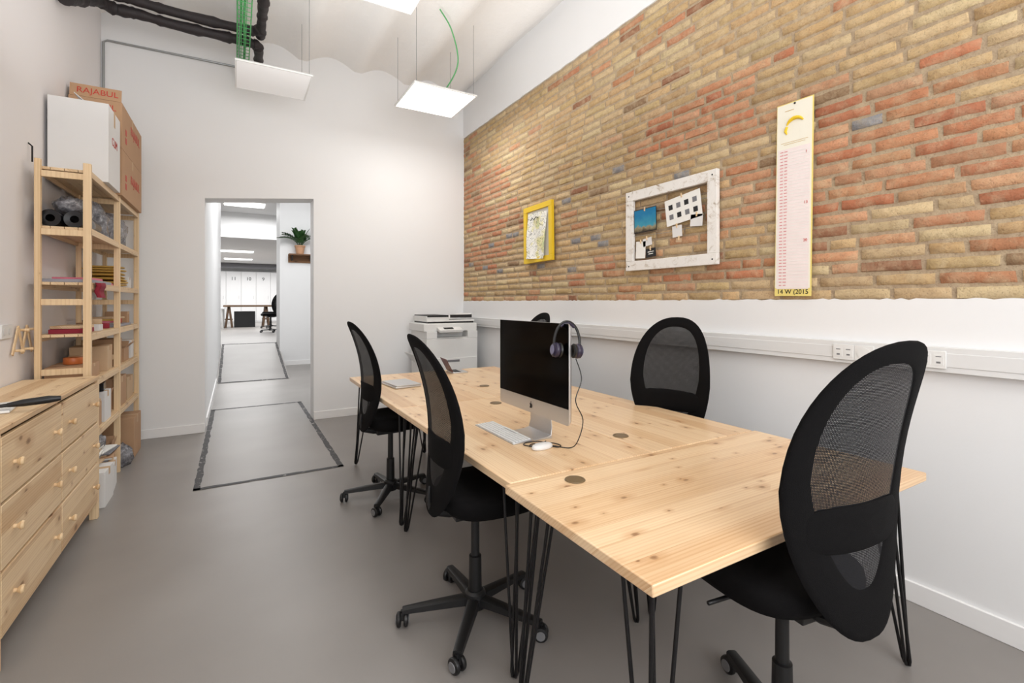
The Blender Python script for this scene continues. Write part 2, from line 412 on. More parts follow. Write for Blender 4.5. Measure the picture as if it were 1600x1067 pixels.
for r in range(rows):
    z=BRZ0+.002+r*ch; y=BY+(r%2)*bl*.5+rr.uniform(-.04,.04)-.1
    wob=rr.uniform(0,10)
    while y<FY-.02:
        L=bl*rr.choice([1,1,1,1,1.04,.93,.88,.52])
        isg=False
        for gy,gz in grey_t:
            if abs(y+.07-gy)<.09 and abs(z+ch/2-gz)<ch*.55: isg=True; L=.15
        ya=max(y+.006,BY+.001); yb=min(y+L-.006,FY-.001); y+=L
        if yb-ya<.04: continue
        za=z+.0062+rr.uniform(-.001,.001); zb=min(z+ch-.0062+rr.uniform(-.001,.001),BRZ1+.01)
        if zb-za<.02: continue
        yc=(ya+yb)/2; zc=(za+zb)/2
        q=noise.noise((yc*.55+3.3,zc*2.6,4.2))*1.1+.4*noise.noise((yc*1.1,zc*7,1))
        q+= .42*math.exp(-((yc-1.1)/1.0)**2-((zc-2.1)/.45)**2)+.34*math.exp(-((yc-5.0)/1.1)**2-((zc-2.65)/.4)**2)+.20*math.exp(-((yc-2.4)/.9)**2-((zc-3.0)/.35)**2)-.20
        po=min(.95,max(.06,.38+2.0*q))
        a_=rr.choice(ORG); b_=rr.choice(TAN)
        w_=1.0 if rr.random()<po else 0.0
        w_=w_*rr.uniform(.65,1)+(1-w_)*rr.uniform(0,.25)
        c=tuple(b_[i]+(a_[i]-b_[i])*w_ for i in range(3))
        if rr.random()<.035: c=rr.choice(DRK)
        if isg: c=GRY
        k=rr.uniform(.88,1.05); c=(c[0]*k,c[1]*k,c[2]*k,1)
        nx=9 if L>.2 else 5; nz=5; pr=rr.uniform(.006,.010); tilt=rr.uniform(-.002,.002)
        vv=[];ff=[]
        for i in range(nx):
            for j in range(nz):
                u=i/(nx-1); w=j/(nz-1)
                edge=(i in(0,nx-1)) or (j in (0,nz-1))
                yy=ya+(yb-ya)*u; zz=za+(zb-za)*w
                if not edge:
                    if i==1: yy=ya+.006
                    if i==nx-2: yy=yb-.006
                    if j==1: zz=za+.006
                    if j==nz-2: zz=zb-.006
                jit=.004*noise.noise((yy*22,zz*22,r*3.1)); jz=.004*noise.noise((yy*24,7.7,r*1.7))
                zz+=.004*noise.noise((yy*1.7,wob,r))
                xx=WX+.005 if edge else WX-pr+tilt*(w-.5)*2+.005*noise.noise((yy*28,zz*44,r))+(.003 if (i in(1,nx-2) or j in (1,nz-2)) else 0)
                vv.append((xx,yy+jit,zz+jz))
        for i in range(nx-1):
            for j in range(nz-1):
                a=i*nz+j; ff.append((a,a+nz,a+nz+1,a+1))
        m.add(vv,ff,1); fcol+= [c]*len(ff)
wr=m.obj('wall_right',[M_WHITE,M_BRICK],smooth=True,ang=60)
ca=wr.data.color_attributes.new('Col','FLOAT_COLOR','CORNER')
for pi,p in enumerate(wr.data.polygons):
    c=fcol[pi-nw] if pi>=nw else (1,1,1,1)
    for li in p.loop_indices: ca.data[li].color=c
struct(wr)
for nm,b in (('baseboard_right',(fx-.016,fx,BY,FY)),('baseboard_left',(LX,LX+.014,BY,FY)),('baseboard_back',(LX+.014,DX0,FY-.014,FY)),('baseboard_back_right',(DX1,fx-.016,FY-.014,FY))):
    m=MB(); m.bx(b[0],b[1],b[2],b[3],0,.095); struct(m.obj(nm,M_TRIMW,bevel=.003))
m=MB(); m.bx(-.39,-.29,FY+T,12.6,0,CZ); struct(m.obj('wall_corridor_left',M_WHITE))
m=MB(); m.bx(3.4,3.5,FY+T,11.7,0,CZ); struct(m.obj('wall_corridor_right',M_WHITE))
m=MB(); m.bx(.845,3.5,11.7,12.6,0,CZ); m.bx(.845,6,12.6,12.7,.45,CZ); m.bx(-4,-.39,12.5,12.6,.45,CZ); m.bx(-.29,.845,12.3,12.6,3.9,CZ)
struct(m.obj('wall_corridor_back',M_WHITE))
m=MB(); m.bx(-.4,3.5,FY+T,12.7,CZ,CZ+.05); struct(m.obj('ceiling_corridor',M_WHITE))
m=MB(); m.bx(-4,6,12.6,15.5,3.9,4.0); m.bx(-4,6,15.4,15.5,3.2,3.9); m.bx(-4,6,15.5,26.6,3.2,3.3); struct(m.obj('ceiling_far',M_WHITE))
m=MB(); m.bx(-4,6,26.5,26.6,.45,3.2); struct(m.obj('wall_far',M_WHITE))
m=MB(); m.bx(-4.1,-4,12.6,26.6,.45,4); struct(m.obj('wall_far_left',M_WHITE))
m=MB(); m.bx(6,6.1,12.6,26.6,.45,4); struct(m.obj('wall_far_right',M_WHITE))
m=MB(); m.bx(.845,3.4,11.686,11.7,0,.095); struct(m.obj('baseboard_corridor',M_TRIMW))
m=MB(); m.bx(-.29,-.276,FY+T,9.6,0,.095); struct(m.obj('baseboard_corridor_left',M_TRIMW))
def patch(nm,x0,x1,y0,y1,z0=0,z1=0,w=.045):
    m=MB()
    f=lambda y: z0+(z1-z0)*(y-y0)/(y1-y0)
    def q(xa,xb,ya,yb,mi,h):
        m.add([(xa,ya,f(ya)+h),(xb,ya,f(ya)+h),(xb,yb,f(yb)+h),(xa,yb,f(yb)+h)],[(0,1,2,3)],mi)
    q(x0,x1,y0,y1,0,.0015)
    def strip(p0,p1,inw):
        n=60; vs=[];fs=[]
        for i in range(n+1):
            t=i/n; x=p0[0]+(p1[0]-p0[0])*t; y=p0[1]+(p1[1]-p0[1])*t
            e=w*(1+.25*noise.noise((x*9,y*9,1))); o=.008*noise.noise((x*11,y*11,5))
            vs.append((x+inw[0]*o,y+inw[1]*o,f(y+inw[1]*o)+.003)); vs.append((x+inw[0]*e,y+inw[1]*e,f(y+inw[1]*e)+.003))
        for i in range(n): fs.append((2*i,2*i+1,2*i+3,2*i+2))
        m.add(vs,fs,1)
    strip((x0,y0),(x1,y0),(0,1)); strip((x0,y1),(x1,y1),(0,-1)); strip((x0,y0),(x0,y1),(1,0)); strip((x1,y0),(x1,y1),(-1,0))
    return struct(m.obj(nm,[M_PATCH,M_TAPE]))
patch('trim_1',-.275,.80,4.25,7.32)
patch('trim_2',-.265,.84,9.62,12.58,.003,.45)

# ---------------------------------------------------------------- DESKS
def desk(loc,rotz,L,W,grom,label):
    rt=root('desk',loc,rotz,label,'desk','pine desks pushed together')
    H=.75
    m=MB(); m.box((0,0,H-.016),(L,W,.032)); top=m.obj('tabletop',M_TOP,rt,bevel=.004)
    for sx in (-1,1):
        for sy in (-1,1):
            cx,cy=sx*(L/2-.07),sy*(W/2-.07)
            m=MB(); z=H-.034
            m.box((-sx*.05,-sy*.05,z),(.14,.14,.004))
            f=Vector((sx*.025,sy*.025,.007))
            for a,b in (((-sx*.11,0),(0,0)),((0,-sy*.11),(-sx*.02,-sy*.02))):
                A=Vector((a[0],a[1],z)); B=Vector((b[0],b[1],z))
                dA=(A-f).normalized(); dB=(B-f).normalized()
                side=(A-B).normalized()*.012
                m.tube([A,f+side+dA*.02,f+side*.7+Vector((0,0,.004)),f,f-side*.7+Vector((0,0,.004)),f-side+dB*.02,B],.0058,8)
            m.obj('hairpin_leg',M_STEEL,rt,loc=(cx,cy,0),smooth=True,ang=60)
    for gx,gy in grom:
        v=Euler((0,0,R(rotz))).to_matrix().inverted()@(Vector((gx,gy,0))-Vector(loc))
        m=MB(); m.lathe([(.001,.0),(.036,.0),(.038,.0015),(.036,.004),(.030,.004),(.029,.003),(.001,.003)],28)
        m.obj('cable_grommet',M_GROM,rt,loc=(v.x,v.y,H),smooth=True)
    return rt
desk((1.556,1.139,0),0,1.452,.698,[(1.074,1.40)],'pine desk on black hairpin legs set across the row end')
desk((1.207,2.192,0),90,1.398,.706,[(1.45,2.72)],'pine desk on hairpin legs under the silver computer')
desk((1.915,2.192,0),90,1.398,.706,[(1.62,1.75)],'pine desk on hairpin legs beside the brick wall')
desk((1.207,3.592,0),90,1.398,.706,[],'pine desk on hairpin legs holding a silver laptop')
desk((1.915,3.592,0),90,1.398,.706,[(1.67,3.32)],'pine desk on hairpin legs beside the white printer')

# ---------------------------------------------------------------- CHAIR
BX=-.185
def outline(n=56):
    pts=[]
    for i in range(n):
        a=2*math.pi*i/n; c,s=math.cos(a),math.sin(a); e=2/2.4
        x=math.copysign(abs(c)**e,c); t=math.copysign(abs(s)**e,s)
        w=.235*(1-.24*max(0,-t)**1.3-.03*max(0,t))
        pts.append((x*w,t*.385-.012))
    return pts
def bmap(s,t,off=0):
    if t>-.13: lean=-.42*(t+.13)**2
    else: lean=-.30*(t+.13)**2
    return Vector((BX+lean+.95*s*s+off, s, .895+t))
SZ=.09
def make_chair(loc,rotz,label):
    rt=root('office_chair',loc,rotz,label,'chair','black swivel chairs around the desks')
    n=56
    out=outline(n)
    inn=[]
    for i in range(n):
        a=2*math.pi*i/n; c,s=math.cos(a),math.sin(a)
        x=math.copysign(abs(c)**(2/2.5),c); t=math.copysign(abs(s)**(2/2.5),s)
        inn.append((x*.165*(1-.42*max(0,-t)**1.2),.020+t*.295))
    fr=MB(); th=.008
    def ring(pts,off): return [bmap(p[0],p[1],off) for p in pts]
    def lerp(A,B,f): return [(a[0]+(b[0]-a[0])*f,a[1]+(b[1]-a[1])*f) for a,b in zip(A,B)]
    rings=[ring(out,0)]
    for f,o in ((.05,th*.7),(.15,th),(.6,th*.8),(.92,th*.5),(1,0),(.92,-th*.5),(.6,-th*.8),(.15,-th),(.05,-th*.7)):
        rings.append(ring(lerp(out,inn,f),o))
    fr.loft(rings,closed=True)
    back=fr.obj('backrest',M_FAB,rt,smooth=True,ang=70)
    ms=MB(); cen=(0,.020)
    rr_=[]
    for f in (1.02,.8,.6,.4,.2,.02): rr_.append(ring([(cen[0]+(p[0]-cen[0])*f,cen[1]+(p[1]-cen[1])*f) for p in inn],0))
    ms.loft(rr_,cap=False); ms.add([bmap(cen[0]+(p[0]-cen[0])*.02,cen[1]+(p[1]-cen[1])*.02) for p in inn],[tuple(range(n))])
    ms.obj('mesh_panel',M_MESH,back,smooth=True)
    lp=MB(); lo=[]
    cc=(0,-.115)
    for i in range(n):
        a=2*math.pi*i/n; c,s=math.cos(a),math.sin(a)
        lo.append((math.copysign(abs(c)**.5,c)*.185,cc[1]+math.copysign(abs(s)**.5,s)*.06))
    sc=lambda f:[(p[0]*f,cc[1]+(p[1]-cc[1])*f) for p in lo]
    lp.loft([ring(sc(.1),.008),ring(sc(.5),.008),ring(sc(.9),.008),ring(sc(1),.003),ring(sc(1),-.004),ring(sc(.9),-.008),ring(sc(.5),-.009),ring(sc(.1),-.009)])
    lp.obj('lumbar_pad',M_FAB,back,smooth=True,ang=60)
    st=MB()
    def so(k,z,dz=0):
        r=[]
        for i in range(48):
            a=2*math.pi*i/48; c,s=math.cos(a),math.sin(a)
            x=math.copysign(abs(c)**.62,c)*.215*k; y=math.copysign(abs(s)**.62,s)*.225*k*(1+.04*c)
            zz=z - (.03*max(0,(x-.14)/.1)**2 if dz else 0)+ (.012*(y/.24)**2 if dz else 0)
            r.append(Vector((x+.05,y,zz+SZ)))
        return r
    st.loft([so(.80,.425),so(.93,.43),so(.99,.45),so(1,.47,1),so(.98,.49,1),so(.9,.503,1),so(.6,.505,1),so(.2,.5,1)])
    st.obj('seat',M_FAB,rt,smooth=True,ang=60)
    mb=MB(); mb.box((-.01,0,.405+SZ),(.2,.12,.05))
    mb.tube([(-.06,0,.40+SZ),(-.12,0,.402+SZ),(BX-.010,0,.42+SZ),(BX-.026,0,.555),(BX-.026,0,.59),(BX-.022,0,.62)],[.022,.022,.018,.010,.008,.005],10)
    mb.tube([(.02,.05,.40+SZ),(.04,.17,.40+SZ),(.045,.24,.395+SZ)],.007,8)
    mb.obj('back_support',M_BLACK,rt,bevel=.004)
    g=MB(); g.lathe([(.001,.08),(.028,.08),(.03,.1),(.027,.28),(.019,.282),(.018,.40+SZ),(.001,.40+SZ)],20); g.obj('gas_lift',M_BLACK,rt,smooth=True)
    bs=MB(); bs.lathe([(.001,.055),(.045,.055),(.05,.07),(.045,.12),(.034,.13),(.001,.13)],24)
    angs=[R(20+72*i) for i in range(5)]; Rb=.315
    for a in angs:
        d=Vector((math.cos(a),math.sin(a),0)); p=Vector((-d.y,d.x,0)); rings=[]
        for f,w,h,z in ((.03,.028,.034,.095),(.3,.026,.030,.09),(.7,.022,.024,.08),(1,.019,.018,.072)):
            c=d*(Rb*f)+Vector((0,0,z))
            rings.append([c+p*w+Vector((0,0,-h*.6)),c+p*w*.9+Vector((0,0,h*.3)),c+p*w*.5+Vector((0,0,h*.5)),c-p*w*.5+Vector((0,0,h*.5)),c-p*w*.9+Vector((0,0,h*.3)),c-p*w+Vector((0,0,-h*.6))])
        bs.loft(rings)
    base=bs.obj('star_base',M_BLACK,rt,smooth=True,ang=40)
    for i,a in enumerate(angs):
        cm=MB(); ta=R(37*i)
        for sgn in (-1,1):
            cm.lathe([(.001,-.009),(.020,-.010),(.029,-.007),(.031,-.002),(.031,.004),(.027,.009),(.012,.011),(.001,.011)],20,(0,sgn*.0155,.0315),(90*sgn,0,0),mi=0)
            cm.lathe([(.001,.0),(.0195,.0),(.0185,.0025),(.001,.003)],16,(0,sgn*.0265,.0315),(-90*sgn,0,0),mi=1)
        cm.box((0,0,.048),(.035,.012,.03)); cm.cyl((.0,0,.05),(.0,0,.070),.008,10)
        cm.obj('caster',[M_BLACK,M_GREYP],base,loc=(math.cos(a)*Rb,math.sin(a)*Rb,0),rot=(0,0,ta),smooth=True)
    return rt
cl='black swivel office chair '
ch0=make_chair((.92,1.92,0),-4,cl+'facing the silver computer')
copy_thing(ch0,(.965,3.42,0),2,cl+'tucked at the laptop desk')
copy_thing(ch0,(2.13,1.985,0),-160,cl+'with mesh back near the brick wall',(1,1.05,1.03))
copy_thing(ch0,(2.14,3.62,0),178,cl+'mostly hidden behind the computer screen',(1,1,1.03))
chE=copy_thing(ch0,(1.465,.865,0),82,cl+'pushed under the row end desk',(1.05,1.05,1.03))
for q in chE.children:
    if q.name.startswith('star_base'): q.rotation_euler=(0,0,R(31))
    if q.name.startswith('backrest'): q.location=(-.030,-.012,0)

# ---------------------------------------------------------------- COMPUTER
c=root('desktop_computer',(1.255,1.985,.75),180,'slim silver all in one computer with black screen','computer')
m=MB()
def rrect(w,h,r,n=6):
    p=[]
    for cx,cy,a0 in ((w/2-r,h/2-r,0),(-w/2+r,h/2-r,90),(-w/2+r,-h/2+r,180),(w/2-r,-h/2+r,270)):
        for i in range(n+1):
            a=R(a0+90*i/n); p.append((cx+r*math.cos(a),cy+r*math.sin(a)))
    return p
W_,H_=.62,.446
rings=[]
for k,xo in ((.0,.003),(0,-.003),(-.04,-.02),(-.2,-.034),(-.5,-.042)):
    rings.append([Vector((xo,y*(1+k),.333+z*(1+k))) for y,z in rrect(W_,H_,.012)])
m.loft(rings[::-1]); body=m.obj('body',M_ALU,c,smooth=True,ang=40)
m=MB(); m.bx(.0031,.0055,-W_/2+.001,W_/2-.001,.182,.555); m.obj('screen',M_SCREEN,c,bevel=.001)
m=MB()
r_=[(-.045,.21,.004),(-.052,.13,.004),(-.058,.05,.004),(-.05,.012,.005),(-.02,.006,.005),(.045,.004,.004)]
ws=[.085,.09,.095,.10,.10,.10]
rings=[]
for q,w in zip(r_,ws):
    x,z,t=q; rings.append([Vector((x-t*.5,-w,z-t*.5+.0005)),Vector((x+t*.5,-w,z+t*.5)),Vector((x+t*.5,w,z+t*.5)),Vector((x-t*.5,w,z-t*.5+.0005))])
m.loft(rings); m.bx(-.055,.045,-.1,.1,.0005,.006); m.obj('stand',M_ALU,c,bevel=.001)
ap=[]
for i in range(40):
    a=2*math.pi*i/40; r=.0135*(1+.06*math.cos(2*a))
    y=r*math.cos(a); z=r*math.sin(a)*(.98)
    if math.cos(a)>.72: y-= .004*(math.cos(a)-.72)/.28*2.2
    if abs(math.cos(a))<.25: z-=.0025*(1-abs(math.cos(a))/.25)*math.copysign(1,math.sin(a))
    ap.append((y,z))
m=MB(); m.loft([[Vector((.0032,-y,.144+z)) for y,z in ap],[Vector((.0042,-y,.144+z)) for y,z in ap]])
lf=[(.002*math.cos(R(a)), .0045*math.sin(R(a))) for a in range(0,360,30)]
m.loft([[Vector((x_,y+.002+z*.4,.1612+z)) for y,z in lf] for x_ in (.0032,.0042)])
m.obj('emblem',M_INK,c)
k=root('keyboard',(1.145,2.08,.7505),90,'slim white wireless keyboard with aluminium frame','keyboard')
k.scale=(.95,.92,1)
m=MB(); m.add([(-.21,-.057,0),(.21,-.057,0),(.21,.057,0),(-.21,.057,0),(-.21,-.057,.011),(.21,-.057,.011),(.21,.057,.005),(-.21,.057,.005)],[(0,3,2,1),(4,5,6,7),(0,1,5,4),(1,2,6,5),(2,3,7,6),(3,0,4,7)])
m.obj('case',M_ALU,k,bevel=.001)
m=MB()
for r in range(6):
    for i in range(14):
        if r==5 and 4<=i<=8:
            if i!=6: continue
            m.box((-.2+.4*(6.5)/14,.045-.018*r,.0085+.001*r),(.13,.0145,.003)); continue
        m.box((-.2+.4*(i+.5)/14,.046-.018*r,.0075+.00095*r),(.0245,.0150,.003))
m.obj('keys',M_WP,k)
def orng(k,z): return [Vector((.055*k*math.cos(a),.029*k*math.sin(a)*(1+.05*math.cos(a)),z)) for a in [2*math.pi*i/28 for i in range(28)]]
m=MB(); m.loft([orng(.9,0),orng(1,.004),orng(1,.010),orng(.93,.016),orng(.75,.021),orng(.4,.024),orng(.05,.0245)])
tag(m.obj('computer_mouse',M_WP,None,(1.18,1.775,.7503),(0,0,R(185)),smooth=True,ang=80),'glossy white computer mouse on the pine desk','mouse')
hp=root('headphones',(1.258,1.698,1.196),0,'dark navy over ear headphones hung on the screen corner','headphones')
hp.rotation_euler=(R(-7),R(5),R(-12))
m=MB(); pts=[]
for i in range(25):
    a=R(-8+196*i/24); pts.append((.062*math.cos(a),0,.02+.099*math.sin(a)))
m.tube(pts,.0064,8); m.obj('headband',M_BLACK,hp,smooth=True)
m=MB(); m.tube([(.056*math.cos(R(a)),0,.016+.097*math.sin(R(a))) for a in range(55,126,7)],.0065,8); m.obj('headband_cushion',M_NAVY,hp,smooth=True)
for sg in (-1,1):
    m=MB()
    X_=sg*.053
    m.lathe([(.001,-.012),(.028,-.012),(.032,-.006),(.033,.0),(.029,.006)],28,(X_,0,-.008),(0,90*sg,0),mi=0)
    m.lathe([(.029,.006),(.031,.010),(.025,.015),(.001,.017)],28,(X_,0,-.008),(0,90*sg,0),mi=1)
    m.lathe([(.016,.0155),(.021,.0165),(.021,.018),(.016,.018)],24,(X_,0,-.008),(0,90*sg,0),mi=2)
    m.lathe([(.018,-.012),(.031,-.014),(.032,-.022),(.026,-.026),(.001,-.018)],28,(X_,0,-.008),(0,90*sg,0),mi=3)
    m.obj('ear_cup',[M_NAVY,M_NAVY,M_BLUEL,M_BLACK],hp,smooth=True,ang=50)
bpy.context.view_layer.update()
inv=hp.matrix_world.inverted()
wp=[(1.305,1.695,1.15),(1.325,1.68,1.06),(1.285,1.67,.97),(1.325,1.67,.88),(1.305,1.68,.79),(1.285,1.71,.754),(1.24,1.77,.754),(1.18,1.84,.754),(1.14,1.82,.754),(1.17,1.81,.754),(1.23,1.81,.754),(1.22,1.86,.754),(1.16,1.875,.754),(1.13,1.85,.754),(1.15,1.82,.754),(1.21,1.83,.754),(1.26,1.81,.754),(1.27,1.76,.754),(1.24,1.75,.754),(1.22,1.82,.754),(1.25,1.85,.754)]
m=MB(); m.tube([inv@p_ for p_ in spl(wp)],.0023,6)
m.obj('audio_cable',M_BLACK,hp,smooth=True)
def laptop(loc,rz,lab,lidm,ang,s=1):
    l=root('laptop',loc,rz,lab,'laptop','laptops on the desks')
    l.scale=(s,s,s)
    m=MB(); m.box((0,0,.008),(.30,.21,.014)); b=m.obj('base',M_ALU,l,bevel=.004)
    m=MB(); m.box((0,.03,.0155),(.26,.095,.001)); m.obj('keyboard',M_INK,b)
    m=MB(); m.box((0,0,.1),(.30,.006,.2),mi=0); m.box((0,-.0035,.1),(.28,.001,.175),mi=1)
    m.obj('lid',[lidm,M_SCREEN],l,loc=(0,.104,.020 if ang<0 else .016),rot=(R(-ang),0,0),bevel=.002)
laptop((1.12,3.68,.7505),-84,'closed silver laptop lying on the pine desk',M_ALU,-90)
laptop((1.79,4.12,.7505),84,'dark red laptop open beside the printer',M_DRED,28,.68)

# ---------------------------------------------------------------- DRESSER
d=root('dresser',(-.77,2.50,0),90,'unfinished pine dresser with six drawers and round knobs','dresser')
L=1.56; D=.37; H=.92
m=MB(); m.bx(0,L,-.0,D,H-.022,H)
m.bx(.012,.03,.012,D,.10,H-.022); m.bx(L-.03,L-.012,.012,D,.10,H-.022); m.bx(L/2-.012,L/2+.012,.02,D,.10,H-.022)
m.bx(.03,L-.03,D-.008,D,.10,H-.022); m.bx(.03,L-.03,.02,D-.01,.10,.118)
m.obj('cabinet_body',M_PX,d,bevel=.002)
for x in (.0,L-.045):
    for y in (.002,D-.045):
        m=MB(); m.bx(x,x+.045,y,y+.043,0,H-.0225); m.obj('corner_leg',M_PZ,d,bevel=.002)
for c0,c1 in ((.047,L/2-.006),(L/2+.006,L-.047)):
    for r in range(3):
        z0=.118+r*.259; z1=z0+.246
        m=MB(); m.bx(c0,c1,.001,.019,z0,z1); dr=m.obj('drawer',M_PX,d,bevel=.002)
        for kx in (c0+.12,c1-.11):
            m=MB(); m.lathe([(.001,0),(.009,0),(.008,.010),(.014,.016),(.018,.024),(.014,.031),(.001,.033)],18,(kx,.001,(z0+z1)/2),(90,0,0)); m.obj('knob',M_PZ,dr,smooth=True)
p=root('paper_trimmer',(-.99,2.98,.9205),8,'slim white paper trimmer with long black cutting arm','paper cutter')
m=MB(); m.box((.0,0,.007),(.26,.26,.012)); m.obj('board',M_WP,p,bevel=.004)
m=MB(); m.tube([(-.12,-.115,.026),(.0,-.115,.028),(.13,-.115,.034)],[.004,.005,.008],10); m.tube([(.12,-.115,.034),(.17,-.115,.038),(.25,-.115,.043),(.29,-.115,.044)],[.009,.016,.017,.011],12)
m.box((-.11,-.105,.016),(.03,.05,.03))
m.obj('cutting_arm',M_BLACK,p,smooth=True)

# ---------------------------------------------------------------- SHELVING
RX=-.97
sh=root('shelving_unit',(RX,5.03,0),0,'tall open pine shelving unit packed with supplies','shelf')
XF,XB=.145,-.13; FR=[4.13-5.03,5.04-5.03,5.92-5.03]; ZT=2.31
for fy in FR:
    m=MB()
    m.bx(XF-.04,XF,fy-.016,fy+.016,0,ZT); m.bx(XB,XB+.03,fy-.016,fy+.016,0,ZT)
    for z in (.5,.95,1.4,1.85,2.22): m.bx(XB+.03,XF-.04,fy-.01,fy+.01,z-.02,z+.02)
    m.obj('side_frame',M_PZ,sh,bevel=.002)
LV=[0,.50,.86,1.18,1.52,1.88,2.26]
for b in range(2):
    for z in LV[1:]:
        m=MB(); y0,y1=FR[b]+.018,FR[b+1]-.018
        for i in range(4):
            xx=XB+.002+i*(XF-XB-.004)/4; m.bx(xx,xx+(XF-XB-.004)/4-.003,y0,y1,z-.008,z+.010)
        m.bx(XF-.022,XF-.002,y0,y1,z-.035,z-.008); m.bx(XB+.002,XB+.018,y0,y1,z-.035,z-.008)
        m.obj('shelf_board',M_PY,sh,bevel=.0015)
m=MB()
for a,b in ((.2,1.1),(1.1,.2)): m.tube([(XB-.006,FR[0],a),(XB-.006,FR[1],b)],.004,6)
m.obj('cross_brace',M_GALV,sh)
def S(i): return LV[i]+.0108 if i else 0
def carton(loc,size,rz,label,mat=M_CARD,open_=0,txt=None,tm=None,flk=.45,group=None):
    w,dp,h=size
    o=root('cardboard_box',loc,rz,label,'box',group)
    m=MB(); t=.004
    if open_:
        m.bx(-w/2,w/2,-dp/2,dp/2,0,t)
        m.bx(-w/2,-w/2+t,-dp/2,dp/2,t,h); m.bx(w/2-t,w/2,-dp/2,dp/2,t,h)
        m.bx(-w/2+t,w/2-t,-dp/2,-dp/2+t,t,h); m.bx(-w/2+t,w/2-t,dp/2-t,dp/2,t,h)
        m.obj('box_body',mat,o)
        fl=min(w,dp)*flk
        for k,(px,py,ln,rx,ry) in enumerate(((0,-dp/2,w,-open_,0),(0,dp/2,w,open_,0),(-w/2,0,dp,0,open_),(w/2,0,dp,0,-open_))):
            q=MB()
            if k<2: q.box((0,0,fl/2),(ln-.01,t*.8,fl))
            else: q.box((0,0,fl/2),(t*.8,ln-.01,fl))
            q.obj('flap',mat,o,loc=(px,py,h),rot=(R(rx if k<2 else 0),R(ry if k>=2 else 0),0))
    else:
        m.bx(-w/2,w/2,-dp/2,dp/2,0,h); m.obj('box_body',mat,o,bevel=.002)
        q=MB(); q.bx(-w/2-.0006,w/2+.0006,-.024,.024,h*.8,h+.0008); q.obj('packing_tape',M_CARD2 if mat!=M_CARD2 else M_CARD,o)
    for (st,dx,z_,s_,side) in (txt or []):
        if side=='x': text(o,st,s_,(w/2+.0012,dx,z_),tm or M_RED,(R(90),0,R(90)))
        else: text(o,st,s_,(dx,-dp/2-.0012,z_),tm or M_RED,(R(90),0,0))
    return o
ST=S(6)
wb=carton((-.965,4.68,ST),(.33,.40,.57),0,'white closed carton with red lettering on the shelving top',M_CARDW,0,[('CLIM',.0,.33,.085,'x'),])
q=MB(); q.box((0,0,.045),(.004,.3,.09)); q.obj('flap',M_CARDW,wb,loc=(.03,0,.572),rot=(0,R(-48),0))
b1=carton((-.965,5.42,ST),(.33,.92,.38),0,'wide brown carton with red printed marks',M_CARD,0,[('RAJABUL',.12,.20,.11,'x'),('RAJABUL',0,.30,.06,'y')])
b2=carton((-.965,5.42,ST+.382),(.33,.92,.37),0,'brown carton with open flap stacked on another',M_CARD,0,[('RAJABUL',.12,.25,.11,'x'),('RAJABUL',.0,.31,.065,'y')])
for bb in (b1,b2):
    q=MB()
    for zz in (.1,.17): q.box((.1662,-.3,zz),(.0008,.05,.05))
    q.obj('handling_marks',M_RED,bb)
q=MB(); q.box((0,0,.05),(.32,.004,.10)); fq=q.obj('flap',M_CARD,b2,loc=(0,-.455,.372),rot=(R(-8),0,0))
text(fq,'RAJABUL',.066,(.01,-.0028,.05),M_RED,(R(90),0,0))
q=MB(); q.box((0,0,.05),(.004,.5,.10)); q.obj('flap',M_CARD2,b2,loc=(-.12,-.15,.372),rot=(0,R(-22),0))
def roll(loc,r,ln,label,mat,rot):
    m=MB(); prof=[(r*.42,-ln/2+.004),(r*.95,-ln/2),(r,-ln/2+.004),(r,ln/2-.004),(r*.95,ln/2),(r*.42,ln/2-.004)]
    rings=[[Vector((a*math.cos(2*math.pi*j/26),a*math.sin(2*math.pi*j/26),z)) for j in range(26)] for a,z in prof]
    m.loft(rings,closed=True)
    q=m.obj('wrapping_roll',[mat],None,loc,rot,smooth=True,ang=40)
    return tag(q,label,'roll','rolls on the shelving')
for i,xx in enumerate((RX-.075,RX+.045)):
    roll((xx,4.42,S(5)+.058),.057,.45,'black stretch wrap roll lying on the pine shelf',M_FILMD,(R(90),0,0))
m=MB(); m.blob((0,0,.12),(.11,.36,.165),.16,3,28,2); tag(m.obj('bubble_wrap_bundle',M_FILM,None,(RX,5.46,S(5)),smooth=True,ang=180),'crumpled clear bubble wrap bundle on the shelf','bubble wrap')
m=MB(); m.blob((0,0,.12),(.10,.17,.165),.16,3,24,5); tag(m.obj('bubble_wrap_bundle',M_FILM,None,(RX,4.84,S(5)),smooth=True,ang=180),'small clear bubble wrap bundle beside black rolls','bubble wrap')
m=MB(); m.blob((0,0,.05),(.09,.2,.07),.16,3,24,8); tag(m.obj('bubble_wrap_bundle',M_FILM,None,(RX-.02,4.45,S(5)+.117),smooth=True,ang=180),'clear bubble wrap lying over black rolls','bubble wrap')
def flat(name,loc,size,rz,mat,label,cat,group=None,bev=.003):
    m=MB(); m.box((0,0,size[2]/2),size); return tag(m.obj(name,mat,None,loc,(0,0,R(rz)),bevel=bev),label,cat,group)
flat('document_tray',(RX,4.50,S(4)),(.26,.60,.022),0,M_BOARD,'flat grey plastic tray on the shelf','tray')
flat('folder',(RX,4.92,S(4)),(.22,.18,.02),4,M_PINK,'pink folder lying on the shelf','folder')
flat('folder',(RX,4.5,S(4)+.0225),(.2,.28,.018),-4,M_PINK,'pink folder lying on a grey tray','folder')
